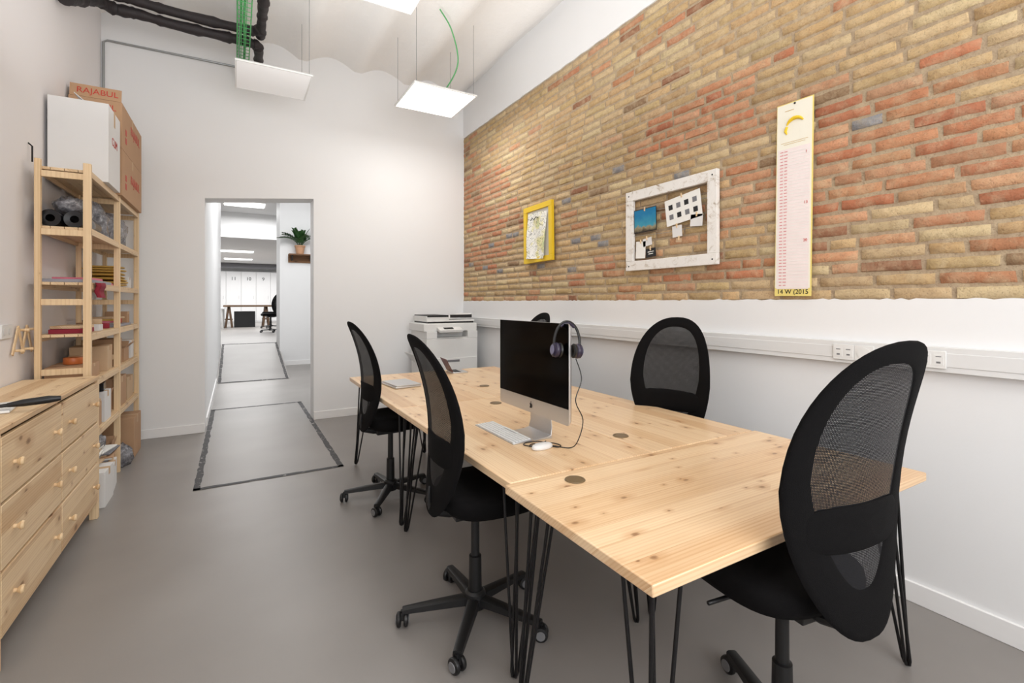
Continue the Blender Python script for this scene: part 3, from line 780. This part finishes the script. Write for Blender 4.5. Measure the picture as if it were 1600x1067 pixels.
for i in range(7):
    m=MB(); rings=[]
    for k,z in ((.9,0),(1,.006),(1,.011),(.92,.016)):
        rings.append([Vector((x*k,y*(1-(1-k)*.4),z+.008*math.sin(y*9+i))) for x,y in rrect(.21,.42,.012)])
    m.loft(rings); tag(m.obj('padded_envelope',M_YELP,None,(RX+random.uniform(-.01,.01),5.36,S(4)+.008+i*.026),(0,0,R(random.uniform(-4,4))),smooth=True,ang=50),'yellow padded envelope in a stack on the shelf','envelope','padded envelopes on the shelf')
m=MB(); rings=[]
for i in range(9):
    z=-.10*i/8; rings.append([Vector((x*(1-.1*i/8)+.006*math.sin(i),y*(1-.18*(i/8)),z+.004*noise.noise((x*20,y*20,i)))) for x,y in rrect(.03,.16,.012)])
m.loft(rings[::-1]); tag(m.obj('folded_cloth',M_REDC,None,(RX+XF+.018,4.27,S(4)+.0),smooth=True,ang=60),'dark red cloth hanging over the shelf edge','cloth')
carton((RX,5.75,S(4)),(.2,.2,.10),3,'small white carton on the shelf',M_CARDW,0)
# z 1.18
roll((RX+.03,4.74,S(3)+.0205),.055,.04,'yellow adhesive tape roll lying flat',M_YEL,(0,0,0))
roll((RX-.04,4.86,S(3)+.0255),.05,.05,'brown adhesive tape roll lying flat',M_CARD,(0,0,0))
roll((RX+.03,4.74,S(3)+.0615),.055,.04,'brown adhesive tape roll on a yellow one',M_CARD2,(0,0,0))
roll((RX+.05,4.94,S(3)+.0205),.045,.04,'red adhesive tape roll lying flat',M_REDC,(0,0,0))
flat('notebook',(RX,4.35,S(3)),(.2,.26,.03),5,M_REDC,'dark red notebook lying on the shelf','notebook')
flat('wood_offcut',(RX,4.36,S(3)+.0305),(.16,.22,.02),-8,M_PY,'short pale pine offcut on a notebook','wood')
flat('folder',(RX,4.58,S(3)),(.22,.14,.045),3,M_CARDW,'thick white folder lying on the shelf','folder')
flat('wood_offcut',(RX+.02,4.57,S(3)+.0455),(.03,.24,.03),12,M_OLDW,'dark wooden offcut on a white folder','wood')
flat('document_tray',(RX,5.38,S(3)),(.24,.6,.02),0,M_BOARD,'grey tray holding packing tools','tray')
for i in range(4):
    flat('paper_pad',(RX+random.uniform(-.02,.02),5.25,S(3)+.021+i*.016),(.17,.24,.015),random.uniform(-12,12),[M_PAPER,M_PINK,M_YELP,M_CARD2][i],'small paper pad stacked on the grey tray','paper pad','paper pads')
roll((RX+.03,5.50,S(3)+.021+.0255),.05,.05,'red adhesive tape roll on the grey tray',M_RED,(0,0,0))
roll((RX-.02,5.62,S(3)+.021+.0255),.05,.05,'brown adhesive tape roll on the grey tray',M_CARD,(0,0,0))
carton((RX,5.80,S(3)),(.16,.12,.12),0,'tiny brown carton on the shelf',M_CARD,0)
# z .86
carton((RX,4.38,S(2)),(.22,.36,.10),2,'low brown carton on the shelf',M_CARD,0)
roll((RX,4.38,S(2)+.1255),.055,.045,'orange adhesive tape roll on a carton',M_ORANGE,(0,0,0))
roll((RX-.01,4.50,S(2)+.1255),.045,.045,'brown adhesive tape roll on a carton',M_CARD2,(0,0,0))
roll((RX+.02,4.66,S(2)+.026),.055,.05,'orange adhesive tape roll lying flat',M_ORANGE,(0,0,0))
carton((RX,4.86,S(2)),(.22,.24,.19),3,'brown carton with tape on the shelf',M_CARD2,0)
carton((RX,5.2,S(2)),(.22,.24,.22),0,'brown carton beside a lower one',M_CARD,0)
carton((RX,5.52,S(2)),(.22,.22,.12),0,'open brown carton on the shelf',M_CARD,-45,flk=.3)
carton((RX,5.80,S(2)),(.22,.14,.17),0,'narrow white carton on the shelf',M_CARDW,0)
# z .50
carton((RX,4.36,S(1)),(.24,.36,.17),0,'brown carton on the lower shelf',M_CARD,0)
for i in range(3): flat('folder',(RX+random.uniform(-.01,.01),4.36,S(1)+.172+i*.021),(.22,.30,.02),random.uniform(-6,6),[M_CARD2,M_CARDW,M_BOARD][i],'thin card folder stacked on a brown carton','folder','card folders')
carton((RX+.01,4.69,S(1)),(.24,.20,.22),0,'white carton on the lower shelf',M_CARDW,0)
carton((RX,4.91,S(1)),(.2,.14,.16),0,'small brown carton beside a white one',M_CARD,-20,flk=.3)
flat('storage_case',(RX+.01,4.69,S(1)+.2225),(.2,.16,.06),5,M_FILMD,'small black case on a white carton','case')
carton((RX,5.27,S(1)),(.24,.36,.25),0,'brown carton filling a lower shelf',M_CARD,0)
carton((RX,5.67,S(1)),(.23,.30,.2),0,'pale brown carton on lower shelf',M_CARD2,0)
# floor under rack
carton((RX+.06,4.34,0),(.28,.26,.24),0,'white carton standing on the floor under shelving',M_CARDW,0)
for i in range(9):
    flat('paper_sheaf',(RX+.03+random.uniform(-.02,.02),4.34+random.uniform(-.02,.02),.242+i*.0165),(.22,.26,.016),random.uniform(-9,9),[M_PAPER,M_CARD2,M_PAPER,M_GREYP,M_CARD][i%5],'loose sheaf of packing paper on a white carton','paper','paper sheaves')
carton((RX+.06,4.64,0),(.24,.22,.20),5,'small white carton on the floor',M_CARDW,0)
for i in range(8):
    flat('cardboard_sheet',(RX+.05+random.uniform(-.02,.02),4.64+random.uniform(-.02,.02),.202+i*.0125),(.22,.24,.012),random.uniform(-12,12),[M_CARD,M_CARD2,M_GREYI,M_PAPER][i%4],'flattened cardboard sheet stacked on a carton','cardboard','flattened cardboard sheets')
carton((RX+.03,4.90,0),(.18,.18,.26),0,'brown open carton on the floor',M_CARD,-15,flk=.3)
m=MB(); m.blob((0,0,.05),(.08,.10,.07),.2,4,24,9); tag(m.obj('plastic_bag',M_FILM,None,(RX+.05,4.62,.305),smooth=True,ang=180),'crumpled clear plastic bag on cardboard sheets','bag')
m=MB(); m.blob((0,0,.07),(.10,.11,.10),.2,4,24,3); tag(m.obj('plastic_bag',M_FILM,None,(RX+.10,5.24,0),smooth=True,ang=180),'crumpled clear plastic bag on the floor','bag')
carton((RX+.05,5.60,0),(.26,.36,.36),0,'brown carton standing on the floor under shelving',M_CARD,0)
# peg rack & socket on left wall
o=root('coat_rack',(LX,4.06,1.17),0,'zigzag pale wood peg rack on the wall','coat rack')
m=MB()
for i in range(4):
    m.box((.012+.004*(i%2),-.105+.07*i,0),(.008,.022,.19),((28 if i%2 else -28),0,0))
m.obj('slats',M_PZ,o,bevel=.002)
for i in range(4):
    zz=(.06 if i%2 else -.06)
    m=MB(); m.cyl((.0,-.11+.07*i,zz),(.055,-.11+.07*i,zz),.007,10,.009); m.obj('peg',M_PZ,o,smooth=True)
o=root('wall_socket',(LX,3.84,1.23),0,'white double socket on the white wall','socket')
m=MB(); m.box((.006,0,0),(.012,.15,.082)); m.obj('cover_plate',M_WP,o,bevel=.003)
m=MB()
for yy in (-.036,.036): m.lathe([(.001,.0),(.019,.0),(.021,.002),(.019,.002)],20,(.0121,yy,0),(0,90,0))
m.obj('outlet',M_RAIL,o)
tag(MB().tube([(0,0,0),(.02,0,-.02),(.02,0,-.12)],.005,6).obj('wall_hook',M_STEEL,None,(LX,4.20,2.42),smooth=True),'dark metal hook on the white wall','hook')

# ---------------------------------------------------------------- WALL RAIL
tr=MB(); tr.bx(fx-.045,fx,BY,FY,1.09,1.20); tr.bx(fx-.048,fx-.045,BY,FY,1.115,1.175)
struct(tr.obj('trim_3',M_RAIL,bevel=.003))
def wroot(name,y,z,label,cat,x=WX-.02,group=None,rz=0):
    o=bpy.data.objects.new(name,None); COL.objects.link(o)
    mt=Matrix(((0,0,-1),(-1,0,0),(0,1,0)))
    o.matrix_world=Matrix.Translation((x,y,z))@mt.to_4x4()@Matrix.Rotation(R(rz),4,'Z')
    o.empty_display_size=.1
    return tag(o,label,cat,group)
def ypx(p):
    t=(p-800)/748; dd=WX/(.866*t+.5); return dd*(.866-.5*t)
for y,kd in ((ypx(1328),'d'),(ypx(1360),'s'),(ypx(1466),'d')):
    o=wroot('power_outlet',y,1.145,'white modular outlet set in the cable rail' if kd!='s' else 'white round power outlet set in the cable rail','socket',fx-.0485,'outlets in the wall rail')
    m=MB(); m.box((0,0,.003),(.098 if kd=='d' else .085,.078,.006)); m.obj('cover_plate',M_WP,o,bevel=.002)
    m=MB()
    if kd=='s':
        m.lathe([(.024,.0061),(.029,.0061),(.029,.009),(.024,.009)],24); m.lathe([(.001,.0061),(.024,.0061),(.023,.0066)],24,mi=1)
        for xx in (-.009,.009): m.lathe([(.001,.0068),(.003,.0068),(.003,.0072),(.001,.0072)],10,(xx,0,0),mi=2)
    else:
        for xx in (-.023,.023):
            m.box((xx,0,.0065),(.036,.048,.002)); m.box((xx,-.012,.0078),(.015,.008,.001),mi=1); m.box((xx,.014,.0078),(.020,.004,.001),mi=1)
    m.obj('outlet',[M_WP,M_GREYP,M_INK],o)

# ---------------------------------------------------------------- PICTURES
def frame_parts(o,w,h,bw,th,mat,zoff=0):
    m=MB()
    m.box((0,h/2-bw/2,zoff+th/2),(w,bw,th)); m.box((0,-h/2+bw/2,zoff+th/2),(w,bw,th))
    m.box((-w/2+bw/2,0,zoff+th/2),(bw,h-2*bw,th)); m.box((w/2-bw/2,0,zoff+th/2),(bw,h-2*bw,th))
    return m.obj('frame_border',mat,o,bevel=.003)
o=wroot('picture_frame',4.17,2.115,'bright yellow frame holding a hand drawn map','picture',rz=1)
frame_parts(o,.53,.60,.055,.035,M_YEL)
m=MB(); m.box((0,0,.008),(.44,.5,.01)); m.obj('backing',M_PAPER,o)
m=MB(); vs=[];fs=[]
for i in range(9):
    for j in range(13):
        x=-.17+.34*i/8; y=-.25+.48*j/12; vs.append((x,y,.038+.012*math.sin(i*.9+j*.3)+.01*(j==0)))
for i in range(8):
    for j in range(12): a=i*13+j; fs.append((a,a+13,a+14,a+1))
m.add(vs,fs); m.obj('drawing',M_MAP,o,loc=(-.01,-.015,0),rot=(0,0,R(-4)),smooth=True)
m=MB(); m.tube([(-.09,.14,.058),(-.05,.16,.058),(-.02,.14,.058),(.02,.165,.058),(.06,.15,.058)],.004,6); m.obj('ink_marks',M_INK,o)

fo=wroot('picture_frame',2.45,1.96,'distressed white wooden frame with clipped photos','picture',rz=0)
fw,fh=.84,.625; frame_parts(fo,fw,fh,.075,.03,M_RUST)
m=MB()
for yy in (.14,-.04): m.tube([(-fw/2+.06,yy,.012),(0,yy-.012,.012),(fw/2-.06,yy,.012)],.0015,5)
m.obj('wire',M_GALV,fo)
m=MB()
for sx in (-1,1):
    for sy in (-1,1): m.lathe([(.001,.0),(.006,.0),(.005,.002),(.001,.003)],10,(sx*(fw/2-.035),sy*(fh/2-.035),.03))
m.obj('screw',M_STEEL,fo)
def pcard(x,y,w,h,mat,label,rz=0,border=None,name='photo_print',z=.016):
    o=wroot(name,0,0,label,'photo')
    o.matrix_world=fo.matrix_world@Matrix.Translation((x,y,z))@Matrix.Rotation(R(rz),4,'Z')
    m=MB()
    if border: m.box((0,0,-.0015),(w+.012,h+.012,.001),mi=1)
    m.box((0,0,0),(w,h,.0015)); m.obj('print',[mat]+([border] if border else []),o)
    k=MB(); k.box((0,h/2,.003),(.008,.03,.008)); k.obj('clip',M_PZ,o)
    o['group']='photos clipped in the white frame'
    return o
bpy.context.view_layer.update()
pcard(-.225,.07,.22,.17,M_SEA,'seaside photo with dark border clipped on wire',1,M_INK)
g=pcard(.135,.10,.31,.19,M_PAPER,'white contact sheet with small dark pictures',7)
for i in range(4):
    for j in range(2):
        m=MB(); m.box((-.105+.07*i,.035-.07*j,.0013),(.036,.036,.0008)); m.obj('thumbnail',[M_INK,M_GREYI][(i+j)%2],g)
pcard(-.27,-.155,.10,.13,M_PAPER,'small pale sketch card clipped on wire',-3)
pcard(-.20,-.10,.09,.06,M_CARDW,'small white ticket clipped on wire',8)
q=pcard(-.165,-.185,.10,.065,M_INK,'small black printed card clipped on wire',4)
m=MB(); m.box((0,.008,.0012),(.06,.006,.0005)); m.box((0,-.008,.0012),(.045,.006,.0005)); m.obj('print_marks',M_PAPER,q)
pcard(.085,-.055,.085,.08,M_CARDW,'small square white card on wire',3)
pcard(.25,.00,.10,.08,M_CARDW,'small pale photo clipped on wire',-5)
pcard(.10,-.12,.05,.03,M_CARD2,'tiny tan tag clipped on wire',-5)
# calendar
co=wroot('wall_calendar',1.548,1.985,'tall narrow yellow bordered year calendar on the brick','calendar',WX-.024,rz=-.8)
cw,chh=.205,1.10
m=MB(); m.box((0,0,.002),(cw,chh,.003)); m.obj('backing_sheet',M_YELC,co)
m=MB(); m.box((-.002,.020,.0042),(cw-.010,chh-.05,.001)); m.obj('page',M_CREAM,co)
m=MB()
bp=[Vector((.052*math.cos(R(a))+.005,.40+.055*math.sin(R(a)),.0065)) for a in range(35,166,12)]
m.tube([(p_.x,p_.y,.0065) for p_ in bp],[.004+.007*math.sin(math.pi*i/(len(bp)-1)) for i in range(len(bp))],8)
m.tube([(-.042,.415,.0065),(-.05,.390,.0065),(-.042,.372,.0065)],[.007,.008,.003],8)
m.obj('fruit_drawing',M_YEL,co,smooth=True)
m=MB(); m.box((0,.325,.0052),(.15,.002,.0006)); m.box((0,.315,.0052),(.12,.002,.0006)); m.box((-.03,.505,.0052),(.05,.003,.0006)); m.obj('caption',M_YELP,co)
m=MB(); m.box((-.002,-.11,.0052),(.180,.80,.0006)); m.obj('pink_column',PKL,co)
m=MB(); rq=random.Random(5)
for i in range(43):
    y=.275-i*.0182
    for xk in (-.070,-.046): m.box((xk,y,.0060),(rq.uniform(.014,.020),.0050,.0006))
m.obj('date_rows',M_REDP,co)
m=MB()
for i in range(43): m.box((.0,.266-i*.0182,.0060),(.18,.0018,.0005))
m.obj('ruled_lines',M_PAPER,co)
for st,y in (('1',.25),('13',-.03),('20',-.24)): text(co,st,.022,(.068,y,.0062),M_RED)
text(co,'14 W (2015',.036,(0,-.527,.0045),M_INK)
m=MB(); m.lathe([(.001,0),(.006,0),(.006,.003),(.002,.008),(.001,.008)],12,(.0,chh/2-.012,.004)); m.obj('pin',M_STEEL,co)

# ---------------------------------------------------------------- PRINTER
p=root('office_printer',(2.275,5.64,0),0,'large white multifunction copier with paper drawers','printer')
p.scale=(1,1,1.07)
m=MB(); m.bx(-.33,.33,-.27,.3,.04,.90); m.obj('cabinet',M_WP,p,bevel=.008)
for i in range(4):
    z=.07+i*.155
    m=MB(); m.bx(-.315,.315,-.288,-.268,z,z+.145); dr=m.obj('paper_drawer',M_WP,p,bevel=.004)
    m=MB(); m.bx(-.08,.08,-.291,-.287,z+.1,z+.125); m.obj('drawer_handle',M_GREYP,dr)
m=MB(); m.bx(-.33,-.2,-.27,.3,.90,.98); m.bx(.20,.33,-.27,.3,.90,.98); m.bx(-.2,.20,-.1,.3,.90,.98); m.obj('output_bay',M_WP,p,bevel=.004)
m=MB(); m.bx(-.2,.20,-.26,-.1,.902,.912); m.obj('output_tray',M_WP,p,bevel=.003)
m=MB(); m.bx(-.36,.33,-.25,.3,.98,1.07); m.obj('scanner',M_WP,p,bevel=.008)
m=MB(); m.bx(-.31,.31,-.22,.28,1.088,1.105); m.bx(-.31,-.02,-.2,.28,1.105,1.15); m.add([(-.0,-.18,1.11),(.30,-.18,1.17),(.30,.2,1.17),(0,.2,1.11),(-.0,-.18,1.118),(.30,-.18,1.18),(.30,.2,1.18),(0,.2,1.118)],[(0,3,2,1),(4,5,6,7),(0,1,5,4),(1,2,6,5),(2,3,7,6),(3,0,4,7)])
m.obj('document_feeder',M_WP,p,bevel=.004)
m=MB(); m.bx(-.30,.30,-.215,.27,1.070,1.0878); m.bx(-.30,-.03,-.205,.27,1.140,1.162); m.bx(.0,.29,-.186,-.182,1.130,1.165); m.obj('scanner_lid_base',M_BLACK,p)
m=MB(); m.box((-.05,-.30,1.00),(.30,.10,.03),(18,0,0)); m.obj('control_panel',M_WP,p,bevel=.004)
m=MB(); m.box((-.07,-.303,1.016),(.12,.05,.004),(18,0,0)); m.obj('touch_screen',M_SCREEN,p)
m=MB(); m.add([(-.33,-.15,.6),(-.33,.2,.6),(-.45,.2,.72),(-.45,-.15,.72),(-.33,-.15,.615),(-.33,.2,.615),(-.45,.2,.735),(-.45,-.15,.735)],[(0,1,2,3),(7,6,5,4),(0,3,7,4),(1,5,6,2),(2,6,7,3),(0,4,5,1)]); m.obj('bypass_tray',M_WP,p,bevel=.002)
for sx in(-.28,.28):
    for sy in (-.22,.25):
        m=MB(); m.cyl((sx,sy,0),(sx,sy,.042),.025,14); m.obj('foot',M_BLACK,p)

# ---------------------------------------------------------------- CEILING THINGS
def panel(x,y,z,mat,label,s=.6,cable=False):
    o=root('ceiling_light_panel',(x,y,z),0,label,'ceiling light','hanging square light panels')
    m=MB(); h=s/2
    m.bx(-h,h,-h,-h+.014,0,.016); m.bx(-h,h,h-.014,h,0,.016); m.bx(-h,-h+.014,-h+.014,h-.014,0,.016); m.bx(h-.014,h,-h+.014,h-.014,0,.016); m.bx(-h,h,-h,h,.014,.018)
    m.obj('panel_frame',M_WP,o)
    m=MB(); m.bx(-h+.014,h-.014,-h+.014,h-.014,.003,.009); m.obj('diffuser',mat,o)
    for sx in (-1,1):
        for sy in (-1,1):
            m=MB(); m.tube([(sx*(h-.03),sy*(h-.03),.018),(sx*(h-.03),sy*(h-.03),CZ+.05-z)],.0018,6); m.obj('suspension_wire',M_GREYP,o)
    m=MB(); m.box((0,0,.033),(.14,.05,.03)); m.obj('driver_box',M_WP,o,bevel=.003)
    if cable:
        m=MB(); m.tube(spl([(.0,-.02,.05),(.10,-.1,.14),(.16,-.25,.35),(.05,-.35,.60),(-.1,-.4,CZ+.05-z)]),.007,8); m.obj('power_cable',M_GREEN,o,smooth=True)
    return o
panel(.31,5.10,3.5,M_DIM,'white square light panel, unlit, hung on wires',.63)
panel(1.85,4.86,3.55,M_LIT,'glowing square light panel hung on wires',.68,cable=True)
panel(.77,3.06,3.5,M_DIM,'white square light panel hung high on wires',.68)
def pipe(name,pts,r,mat,label,cat,group=None):
    P=spl(pts,14)
    Q=[P[0]]
    for b_ in P[1:]:
        a_=Q[-1]; n_=max(1,int((b_-a_).length/.03))
        for i in range(1,n_+1): Q.append(a_.lerp(b_,i/n_))
    rad=[r*(1+.28*noise.noise((i*.28,r*50,0))+(.18 if i%8==0 else 0)) for i in range(len(Q))]
    Q=[q_+Vector((0,.008*noise.noise((i*.12,1,r*9)),.014*noise.noise((i*.09,5,r*9)))) for i,q_ in enumerate(Q)]
    m=MB(); m.tube(Q,rad,12); return tag(m.obj(name,mat,None,smooth=True,ang=70),label,cat,group)
pipe('insulated_pipe',[(LX+.062,4.45,3.66),(-1.075,4.75,3.80),(-1.02,5.08,3.98),(-.93,5.28,4.05),(-.6,5.34,4.06),(.10,5.34,4.06),(.20,5.28,4.06),(.215,5.15,4.07),(.215,2,4.09),(.215,BY+.06,4.09)],.043,M_PIPE,'black foam insulated pipe under the vaults','pipe','black insulated pipes')
pipe('insulated_pipe',[(LX+.062,4.70,3.64),(-1.07,4.95,3.78),(-1.01,5.22,3.93),(-.90,5.38,3.975),(-.6,5.41,3.98),(-.1,5.42,3.98),(.13,5.43,3.98),(.20,5.52,3.98),(.215,FY-.02,3.975)],.046,M_PIPE,'thick black insulated pipe bending to the wall','pipe','black insulated pipes')
ct=root('cable_tray',(.065,0,3.855),0,'green wire mesh cable tray under the vaults','cable tray')
m=MB()
for xx,zz in ((-.055,.05),(-.055,.02),(-.05,0),(-.018,0),(.018,0),(.05,0),(.055,.02),(.055,.05)): m.tube([(xx,BY+.02,zz),(xx,FY-.01,zz)],.0030,6)
m.obj('rails',M_GREEN,ct)
m=MB(); y=BY+.1
while y<FY-.02:
    m.tube([(-.055,y,.05),(-.055,y,-.004),(.055,y,-.004),(.055,y,.05)],.0035,5); y+=.07
cw_=m.obj('cross_wires',M_GREEN,ct); cw_['kind']='stuff'
m=MB()
for xx,r_ in ((-.03,.009),(.005,.010)): m.tube([(xx+.006*math.sin(i*.9+xx*90),BY+.02+(FY-BY-.04)*i/40,.014) for i in range(41)],r_,8)
m.obj('green_cables',M_GREEN,ct,smooth=True)
for yy in (1.0,3.0,4.7):
    m=MB()
    for xx in (-.057,.057): m.tube([(xx,yy,.0),(xx,yy,CZ+.05-3.855)],.0025,6)
    m.obj('hanger_rod',M_GALV,ct)
m=MB(); m.tube([(LX+.02,FY-.0115,3.3),(LX+.02,FY-.0115,3.97),(LX+.05,FY-.0115,3.99),(-.1,FY-.0115,4.0),(.0,FY-.0115,4.0)],.011,10)
tag(m.obj('metal_conduit',M_GALV,None,smooth=True),'thin grey metal conduit along the white wall','pipe')

# ---------------------------------------------------------------- PLANT & FAR ROOM
o=root('wall_shelf',(1.27,11.7,2.28),0,'small old wooden shelf on the white wall','shelf')
m=MB(); m.bx(-.26,.26,-.22,0,.16,.185); m.bx(-.26,.26,-.02,0,0,.16); m.obj('shelf_board',M_OLDW,o)
for sx in (-.2,.18):
    m=MB(); m.bx(sx,sx+.02,-.17,-.02,.04,.16); m.obj('bracket',M_STEEL,o)
o=root('potted_plant',(1.24,11.575,2.466),0,'arching dark green houseplant in terracotta pot','plant')
m=MB(); m.lathe([(.001,0),(.075,0),(.10,.16),(.112,.16),(.112,.19),(.098,.19),(.092,.165),(.001,.165)],24); m.obj('pot',M_TERRA,o,smooth=True,ang=40)
rp=random.Random(11)
m=MB(); lf=MB()
for i in range(15):
    a=rp.uniform(0,2*math.pi); ln=rp.uniform(.30,.5); sp=rp.uniform(.3,1.1)
    if math.sin(a)>0: a=-a
    pts=[]
    for k in range(9):
        f=k/8; rad=.03+sp*ln*(f**1.4); z=.165+ln*(f*1.15-.75*sp*f*f)
        pts.append(Vector((math.cos(a)*rad,min(math.sin(a)*rad*.7,.08),z)))
    m.tube(pts,[.007*(1-.6*k/8) for k in range(9)],6)
    for k in range(2,9):
        for sg in (-1,1):
            t=(pts[k]-pts[k-1]).normalized(); sd=t.cross(Vector((0,0,1))); sd=sd.normalized() if sd.length>.1 else Vector((1,0,0))
            dr=(sd*sg+t*.7+Vector((0,0,.25))).normalized(); nrm=dr.cross(t).normalized(); wd=dr.cross(nrm).normalized()
            b0=pts[k]; Ll=.12*(1-.3*k/8); w=.028
            P=[b0,b0+dr*Ll*.35+wd*w,b0+dr*Ll*.7+wd*w*.7,b0+dr*Ll,b0+dr*Ll*.7-wd*w*.7,b0+dr*Ll*.35-wd*w]
            P=[Vector((q.x,min(q.y,.09),q.z)) for q in P]
            lf.add(P,[(0,1,2,3,4,5)])
m.obj('stems',M_LEAF,o,smooth=True); lf.obj('leaves',M_LEAF,o)
nums={-.70:'12',-.08:'11',.54:'10',1.16:'9',1.78:'8'}
for x,nn in nums.items():
    o=root('locker',(x,26.25,.45),0,'tall white locker with black number','locker','numbered white lockers')
    m=MB(); m.bx(-.308,.308,-.2,.24,0,2.4); m.obj('cabinet',M_LOCK,o,bevel=.004)
    m=MB(); m.bx(-.304,.304,-.222,-.2,.05,2.38); dd=m.obj('door',M_LOCK,o,bevel=.004)
    m=MB(); m.bx(.2,.22,-.24,-.222,1.1,1.25); m.obj('handle',M_RAIL,dd)
    text(o,nn,.22,(0,-.226,2.05),M_INK,(R(90),0,0),ext=.002)
m=MB(); m.bx(-3.5,5.5,25.4,25.8,2.97,3.195); tag(m.obj('air_duct',M_DUCT,None,bevel=.02),'grey air duct over the white lockers','duct')
o=root('work_table',(.40,21.0,.45),0,'brown wooden trestle table in the far office','table')
m=MB(); m.bx(-.8,.8,-.4,.4,.77,.84); m.obj('tabletop',M_BROWN,o,bevel=.004)
for sx in(-1,1):
    m=MB()
    for sy in (-.3,.3):
        m.box((sx*.62-.06,sy,.385),(.07,.06,.78),(0,7,0)); m.box((sx*.62+.06,sy,.385),(.07,.06,.78),(0,-7,0))
    m.box((sx*.62,0,.3),(.25,.6,.04)); m.obj('trestle',M_BROWN,o)
flat('dark_block',(.30,21.0,.45),(.7,.45,.6),0,M_BLACK,'black block under the brown table','crate')  # plain black block filling the dark area below the tabletop
for loc,rz in (((1.12,19.6,.45),150),((.95,16.9,.45),190)):
    n_=copy_thing(ch0,loc,rz,'black office chair in the far office'); n_['group']='black chairs in the far office'
o=root('work_table',(-.75,20.5,.45),90,'pale worktable beside the far office wall','table')
m=MB(); m.bx(-.9,.9,-.4,.4,.70,.74); m.obj('tabletop',M_WP,o)
for sx in (-.8,.8):
    for sy in (-.35,.35):
        m=MB(); m.bx(sx-.03,sx+.03,sy-.03,sy+.03,0,.7); m.obj('leg',M_WP,o)
def fpanel(x,y,z,w,l):
    m=MB(); m.bx(-w/2,w/2,-l/2,l/2,-.02,0); tag(m.obj('ceiling_light',M_FARL,None,(x,y,z)),'glowing rectangular ceiling light','ceiling light','far ceiling lights')
fpanel(.2,14.0,3.9,.9,.6); fpanel(.05,19.5,3.2,1.0,.5); fpanel(.1,23,3.2,1.0,.5)

# ---------------------------------------------------------------- LIGHTS
def area(nm,loc,rot,sx,sy,e,col=(1,1,1)):
    l=bpy.data.lights.new(nm,'AREA'); l.shape='RECTANGLE'; l.size=sx; l.size_y=sy; l.energy=e; l.color=col
    o=bpy.data.objects.new(nm,l); COL.objects.link(o); o.location=loc; o.rotation_euler=[R(a) for a in rot]; return o
area('window_light',(.8,BY-.12,2.15),(90,0,0),2.7,2.2,102,(.99,.99,1))
area('panel_light',(1.85,4.86,3.54),(0,0,0),.6,.6,13,(1,.99,.98))
area('room_fill',(.7,.2,4.0),(0,0,0),1.2,1.2,15,(1,.99,.98))  # unseen overhead lamp, added in place of light from the unlit panels
area('ceiling_fill',(.8,2.3,2.7),(180,0,0),2.4,4.4,58,(.98,.99,1))  # unseen upward lamp, added to brighten the vaults and upper walls
area('corridor_light',(1.2,9.0,4.1),(0,0,0),1.5,2,98)
area('far_light',(.5,14.2,3.8),(0,0,0),2,1,80)
area('far_light',(.5,20,3.1),(0,0,0),4,4,240)
area('far_light',(.5,24,3.1),(0,0,0),5,1.5,120)
w=bpy.data.worlds.new('w'); scn.world=w; w.use_nodes=True
w.node_tree.nodes['Background'].inputs[0].default_value=(.9,.95,1,1); w.node_tree.nodes['Background'].inputs[1].default_value=1.0
try:
    scn.view_settings.view_transform='Standard'; scn.view_settings.look='None'
except Exception as e: print(e)
# ---------------------------------------------------------------- CAMERA
cd=bpy.data.cameras.new('camera'); cam=bpy.data.objects.new('camera',cd); COL.objects.link(cam)
cd.sensor_width=36; cd.lens=748/1600*36; cd.shift_y=-(533.5-472)/1600; cd.clip_start=.05; cd.clip_end=200
cam.location=(0,0,1.4); cam.rotation_euler=(R(90),0,R(-30)); scn.camera=cam
